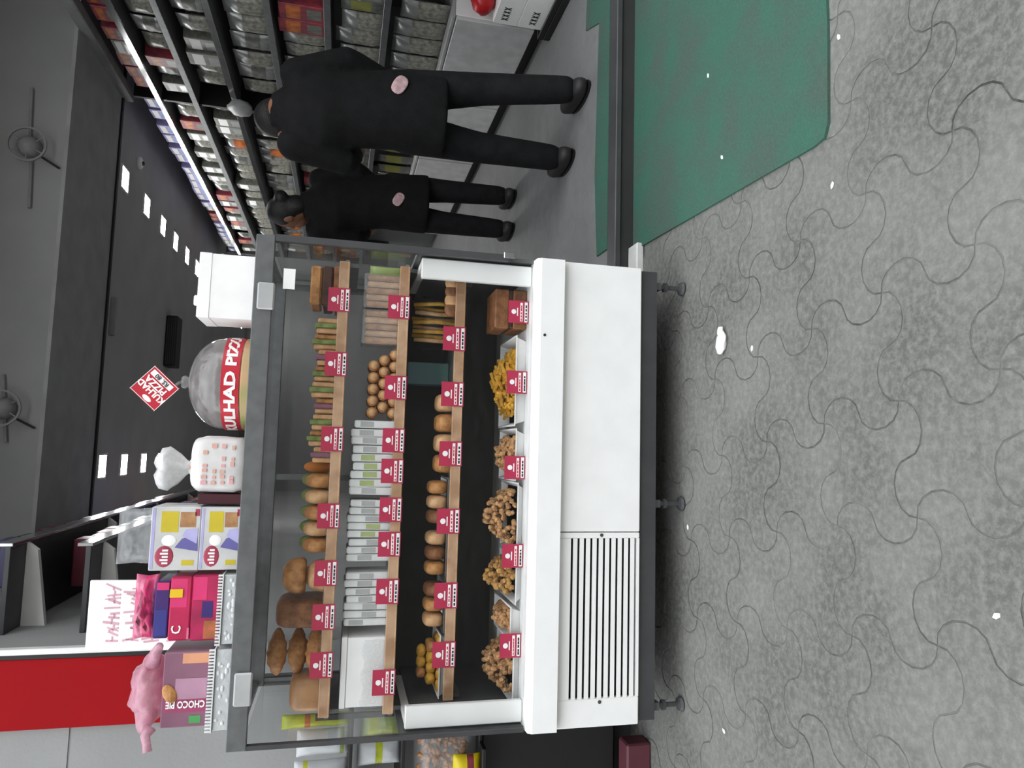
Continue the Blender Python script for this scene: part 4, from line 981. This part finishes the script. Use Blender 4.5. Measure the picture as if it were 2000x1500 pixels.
stand_pouch(-0.915, 0.861, 0.085, 0.13, 0.04, [GRN, YG], [(0.6, 0.8, 1)], 'soft green pouch nearest the case on the middle tier')
stand_pouch(-1.01, 0.861, 0.08, 0.14, 0.04, [PW, YG], [(0.4, 0.6, 1)], 'pale pouch with a lime band on the middle tier')
m = MB()
for i in range(260):
    x = rnd.uniform(-1.14, -0.925); z = 0.62+rnd.uniform(0, 0.165); y = 2.475+rnd.uniform(0, 0.02)+0.03*abs((x+1.03)/0.12)**2
    m.ell((x, y+0.02, z+0.012), (0.012, 0.008, 0.007), 6, 5, 1, RY(rnd.uniform(0, 3)))
t = thing('nut_bag', 'clear bag of brown nuts on the lower tier of the stand', 'bag', (-1.03, 2.52, 0.601))
m.build('nuts', GOLD, t, smooth=True, kind='stuff')
m = MB(); m.pouch(0.25, 0.215, 0.10, 9, 10, None, 0.12); m.xf(0, T3(-1.035, 2.52, 0.6005)); m.build('bag_film', FILM, t, smooth=True)
m = MB(); m.pouch(0.10, 0.09, 0.04, 8, 8, [(0.3, 0.55, 1)]); m.xf(0, T3(-1.055, 2.44, 0.6005)); m.xf(0, T3(0, 0, 0)); 
m.build('snack_pouch', [YEL, RDP], None, (-1.055, 2.44, 0.6005), smooth=True, label='bright yellow pouch with a red band before the nut bag', cat='pouch', group='snack pouches on the black stand')
MB().box(-1.12, -0.98, 2.40, 2.4645, 0.586, 0.5995, 0.002).build('ledge', BLACK, bpy.data.objects['snack_stand'])
MB().box(-1.2, -1.0, 2.40, 2.48, 0.0005, 0.09, 0.006).build('floor_box', mat('dull_maroon_box', '5a2a34', 0.6), None, None, label='low dull maroon box on the ground before the stand', cat='box')

# ================================================================== PEOPLE
def ring_loft(m, rings, seg=20):
    """rings: (z, cx, cy, rx, ry) from bottom to top, closed"""
    b = m.n()
    for z, cx_, cy_, rx, ry in rings:
        for k in range(seg):
            a = 2*PI*k/seg; m.v.append((cx_+rx*math.cos(a), cy_+ry*math.sin(a), z))
    for i in range(len(rings)-1):
        for k in range(seg): k2 = (k+1) % seg; m.face((b+i*seg+k, b+i*seg+k2, b+(i+1)*seg+k2, b+(i+1)*seg+k))
    m.face([b+k for k in range(seg)][::-1]); m.face([b+(len(rings)-1)*seg+k for k in range(seg)])
def limb(m, pts, rad, n=4):
    P = []; R_ = []
    for i in range(len(pts)-1):
        for k in range(n):
            t = k/n; P.append(Vector(pts[i]).lerp(Vector(pts[i+1]), t)); R_.append(rad[i]*(1-t)+rad[i+1]*t)
    P.append(Vector(pts[-1])); R_.append(rad[-1])
    m.tube(P, R_, 14)
    for p, r in ((P[0], R_[0]), (P[-1], R_[-1])): m.ell(p, (r, r, r), 12, 8)
def hand(m, w, d, side):
    """w wrist, d direction of the fingers; a relaxed, slightly curled hand"""
    w = Vector(w); d = Vector(d).normalized(); x = Vector((0, 1, 0)); x = (x-d*x.dot(d)).normalized(); nrm = d.cross(x)*side
    m.tube([w, w+d*0.03, w+d*0.085], [0.026, 0.036, 0.036], 12, flat=1.0)
    for i, (o, L) in enumerate(((-0.030, 0.072), (-0.010, 0.082), (0.010, 0.077), (0.029, 0.060))):
        p = w+d*0.082+x*o
        m.tube([p, p+d*L*0.45-nrm*0.006, p+d*L*0.8-nrm*0.022, p+d*L*0.95-nrm*0.040], [0.0092, 0.009, 0.008, 0.007], 8)
    p = w+d*0.025-x*0.030
    m.tube([p, p+d*0.03-x*0.024-nrm*0.01, p+d*0.062-x*0.026-nrm*0.022], [0.012, 0.0105, 0.0085], 8)
def person(base, lab, J):
    bx_, by_, bz_ = base
    t = thing('person', lab, 'person', base)
    L = lambda p: (p[0]+bx_, p[1]+by_, p[2]+bz_)
    # body: head, neck, trunk, limbs, hands and feet in one skin
    m = MB()
    hc = Vector(J['head']); M = Matrix.Rotation(-J['nod'], 4, 'X')
    if J.get('turn'): M = RZ(J['turn']) @ M
    m.ell(L(hc), (0.074, 0.092, 0.108), 20, 16, 1, M)
    m.ell(L(hc+M @ Vector((0, 0.045, -0.055))), (0.052, 0.052, 0.058), 14, 10, 1, M)      # jaw
    m.ell(L(hc+M @ Vector((0, 0.096, -0.012))), (0.013, 0.02, 0.022), 10, 8, 1, M)        # nose
    for sd in (-1, 1):
        m.ell(L(hc+M @ Vector((sd*0.076, -0.005, -0.01))), (0.01, 0.022, 0.032), 10, 8, 1, M)   # ears
    limb(m, [L(hc+M @ Vector((0, -0.02, -0.07))), L(J['neck'])], [0.052, 0.062])
    n = J['neck']; pv = J['pelvis']
    tr = [(pv[2]-0.06, pv[0], pv[1], 0.13, 0.09), (pv[2]+0.05, pv[0], pv[1], 0.145, 0.10), ((pv[2]+n[2])/2-0.03, (pv[0]+n[0])/2, (pv[1]+n[1])/2, 0.125, 0.09), (n[2]-0.18, n[0], n[1], 0.155, 0.10), (n[2]-0.06, n[0], n[1], 0.15, 0.08), (n[2], n[0], n[1], 0.06, 0.055)]
    ring_loft(m, [(z+bz_, a+bx_, b+by_, c, d) for z, a, b, c, d in tr])
    for k in ('R', 'L'):
        sh, el, wr = J['sh'+k], J['el'+k], J['wr'+k]
        limb(m, [L(sh), L(el), L(wr)], [0.05, 0.04, 0.026])
        hand(m, L(wr), Vector(wr)-Vector(el), 1 if k == 'R' else -1)
        hp, kn, an = J['hip'+k], J['kn'+k], J['an'+k]
        limb(m, [L(hp), L(kn), L(an)], [0.078, 0.052, 0.036])
        m.ell(L((an[0], an[1]+0.05, 0.035)), (0.042, 0.11, 0.034), 14, 8, 0.9)
    body = fuse(m, 'body', SKIN, 0.0075, 2, t)
    # shirt or tunic
    m = MB(); hz = J['hem']; hw = J['hemw']
    rg = [(hz, J['hemx'], pv[1], hw, hw*0.72), (hz+0.04, J['hemx'], pv[1], hw, hw*0.72), (pv[2], pv[0], pv[1], hw*0.92, hw*0.68), ((pv[2]+n[2])/2-0.04, (pv[0]+n[0])/2, (pv[1]+n[1])/2, 0.165, 0.128), (n[2]-0.17, n[0], n[1], 0.192, 0.14), (n[2]-0.07, n[0], n[1]-0.005, 0.18, 0.115), (n[2]-0.015, n[0], n[1], 0.11, 0.085), (n[2]+0.015, n[0], n[1], 0.078, 0.074), (n[2]+0.05, n[0], n[1]+J.get('collar', 0.01), 0.072, 0.07)]
    ring_loft(m, [(z+bz_, a+bx_, b+by_, c, d) for z, a, b, c, d in rg], 28)
    for k in ('R', 'L'):
        sh, el, wr = Vector(J['sh'+k]), Vector(J['el'+k]), Vector(J['wr'+k])
        limb(m, [L(sh), L(el), L(el.lerp(wr, J['sleeve']))], [0.072, 0.06, 0.05])
    shirt = fuse(m, 'tunic', CLOTH, 0.011, 6, t)
    m = MB(); pc = J['patch']; m.ell((0, 0, 0), (0.045, 0.004, 0.03), 16, 8, 0.8); m.xf(0, T3(*L(pc)) @ RY(0.5))
    m.build('back_patch', mat('pale_patch', 'c7a7ab', 0.7, col2='a88a8c', scale=40), shirt, smooth=True, label='pale pink patch')
    # trousers and shoes
    m = MB()
    for k in ('R', 'L'):
        hp, kn, an = J['hip'+k], J['kn'+k], J['an'+k]
        limb(m, [L(hp), L(kn), L((an[0], an[1], an[2]+0.01))], [0.095, 0.072, 0.062])
    m.ell(L((pv[0], pv[1], pv[2]-0.08)), (0.155, 0.115, 0.1), 16, 10)
    fuse(m, 'trousers', TROUSER, 0.011, 5, t)
    for k in ('R', 'L'):
        an = J['an'+k]
        m = MB(); m.ell(L((an[0], an[1]+0.045, 0.042)), (0.05, 0.135, 0.042), 18, 10, 0.75)
        for i, p in enumerate(m.v): m.v[i] = (p[0], p[1], max(p[2], bz_+0.012))
        s_ = m.build('shoe', SHOE, t, smooth=True)
        m = MB(); m.lathe([(0.05, 0.0), (0.052, 0.012)], (0, 0, 0), 20); m.xf(0, T3(*L((an[0], an[1]+0.045, 0.0005))) @ Matrix.Diagonal((1, 2.6, 1, 1))); m.build('sole', BLACK, s_)
    # hair
    m = MB(); m.ell(L(hc+M @ Vector((0, -0.016, 0.016))), (0.083, 0.094, 0.108), 22, 14, 1, M)
    m.ell(L(hc+M @ Vector((0, -0.055, -0.055))), (0.07, 0.055, 0.085), 14, 10, 1, M)
    if J.get('bun'): m.ell(L(hc+M @ Vector((0, -0.11, 0.02))), (0.045, 0.04, 0.042), 14, 10, 1, M)
    fuse(m, 'hair', HAIR, 0.010, 3, t)
    return t
person((1.52, 3.12, 0.08), 'nearer person in dark tunic and trousers, back turned, head bowed', dict(
    head=(-0.055, 0.12, 1.345), nod=0.75, neck=(-0.055, 0.02, 1.335), pelvis=(-0.005, 0.0, 0.86),
    shR=(0.10, 0.01, 1.285), elR=(0.195, 0.0, 1.07), wrR=(0.165, 0.10, 0.86), shL=(-0.215, 0.01, 1.28), elL=(-0.25, 0.05, 1.06), wrL=(-0.13, 0.24, 1.02),
    hipR=(0.085, -0.01, 0.80), knR=(0.125, -0.05, 0.46), anR=(0.135, -0.13, 0.09), hipL=(-0.095, 0.02, 0.80), knL=(-0.10, 0.07, 0.46), anL=(-0.10, 0.08, 0.09),
    collar=0.035, hem=0.63, hemw=0.195, hemx=0.0, sleeve=0.75, patch=(0.045, -0.137, 0.845)))
person((1.545, 4.38, 0.08), 'farther person in dark clothes standing behind the case beside the rack', dict(
    head=(-0.14, 0.03, 1.40), nod=0.15, turn=0.7, neck=(-0.085, 0.0, 1.28), pelvis=(-0.02, 0.0, 0.84), bun=True,
    shR=(0.075, 0.0, 1.22), elR=(0.15, -0.02, 1.0), wrR=(0.11, 0.14, 0.86), shL=(-0.235, 0.0, 1.22), elL=(-0.25, 0.05, 1.0), wrL=(-0.16, 0.20, 0.93),
    hipR=(0.075, 0.0, 0.78), knR=(0.09, 0.0, 0.45), anR=(0.10, 0.0, 0.09), hipL=(-0.10, 0.0, 0.78), knL=(-0.11, 0.02, 0.45), anL=(-0.11, 0.03, 0.09),
    hem=0.56, hemw=0.185, hemx=-0.01, sleeve=0.8, patch=(-0.04, -0.132, 0.75)))

# ================================================================== LITTER
m = MB(); m.ell((0, 0, 0), (0.022, 0.034, 0.011), 14, 8, 0.9, wob=0.14); n0 = m.n(); m.ell((0.012, -0.034, 0.001), (0.012, 0.015, 0.008), 10, 6, 0.9, wob=0.14)
m.xf(0, T3(0.338, 1.904, 0.011) @ RZ(1.3)); 
for i, p in enumerate(m.v): m.v[i] = (p[0], p[1], max(p[2], 0.0015))
m.build('paper_scrap', PAPERW, None, (0.338, 1.904, 0.0015), smooth=True, label='crumpled white tissue on the pavers before the case', cat='litter')
LT = ((0.993, 1.379, 'before the mat edge'), (0.644, 1.411, 'beside the corner of the green mat'), (-0.258, 1.016, 'nearest the viewer'), (-0.778, 1.91, 'near the left front foot of the case'), (-0.229, 2.13, 'beside the middle foot of the case'), (0.302, 1.754, 'just beyond the crumpled tissue'))
for x, y, w in LT:
    m = MB(); m.prism([(-0.008, -0.003), (0.002, -0.005), (0.009, 0.001), (0.003, 0.005), (-0.006, 0.003)], 0.0012, 0.0032); m.xf(0, T3(x, y, 0) @ RZ(random.uniform(0, 3)))
    m.build('paper_scrap', PAPERW, None, (x, y, 0.0012), label='tiny white paper scrap on the pavers '+w, cat='litter', group='paper scraps on the ground')
for x, y, w in ((1.217, 1.984, 'far'), (0.911, 1.9, 'near the left edge')):
    m = MB(); m.prism([(-0.008, -0.003), (0.002, -0.005), (0.009, 0.001), (0.003, 0.005), (-0.006, 0.003)], 0.0082, 0.0100); m.xf(0, T3(x, y, 0) @ RZ(random.uniform(0, 3)))
    m.build('paper_scrap', PAPERW, None, (x, y, 0.0082), label='tiny white paper scrap on the green mat, '+w, cat='litter', group='paper scraps on the ground')
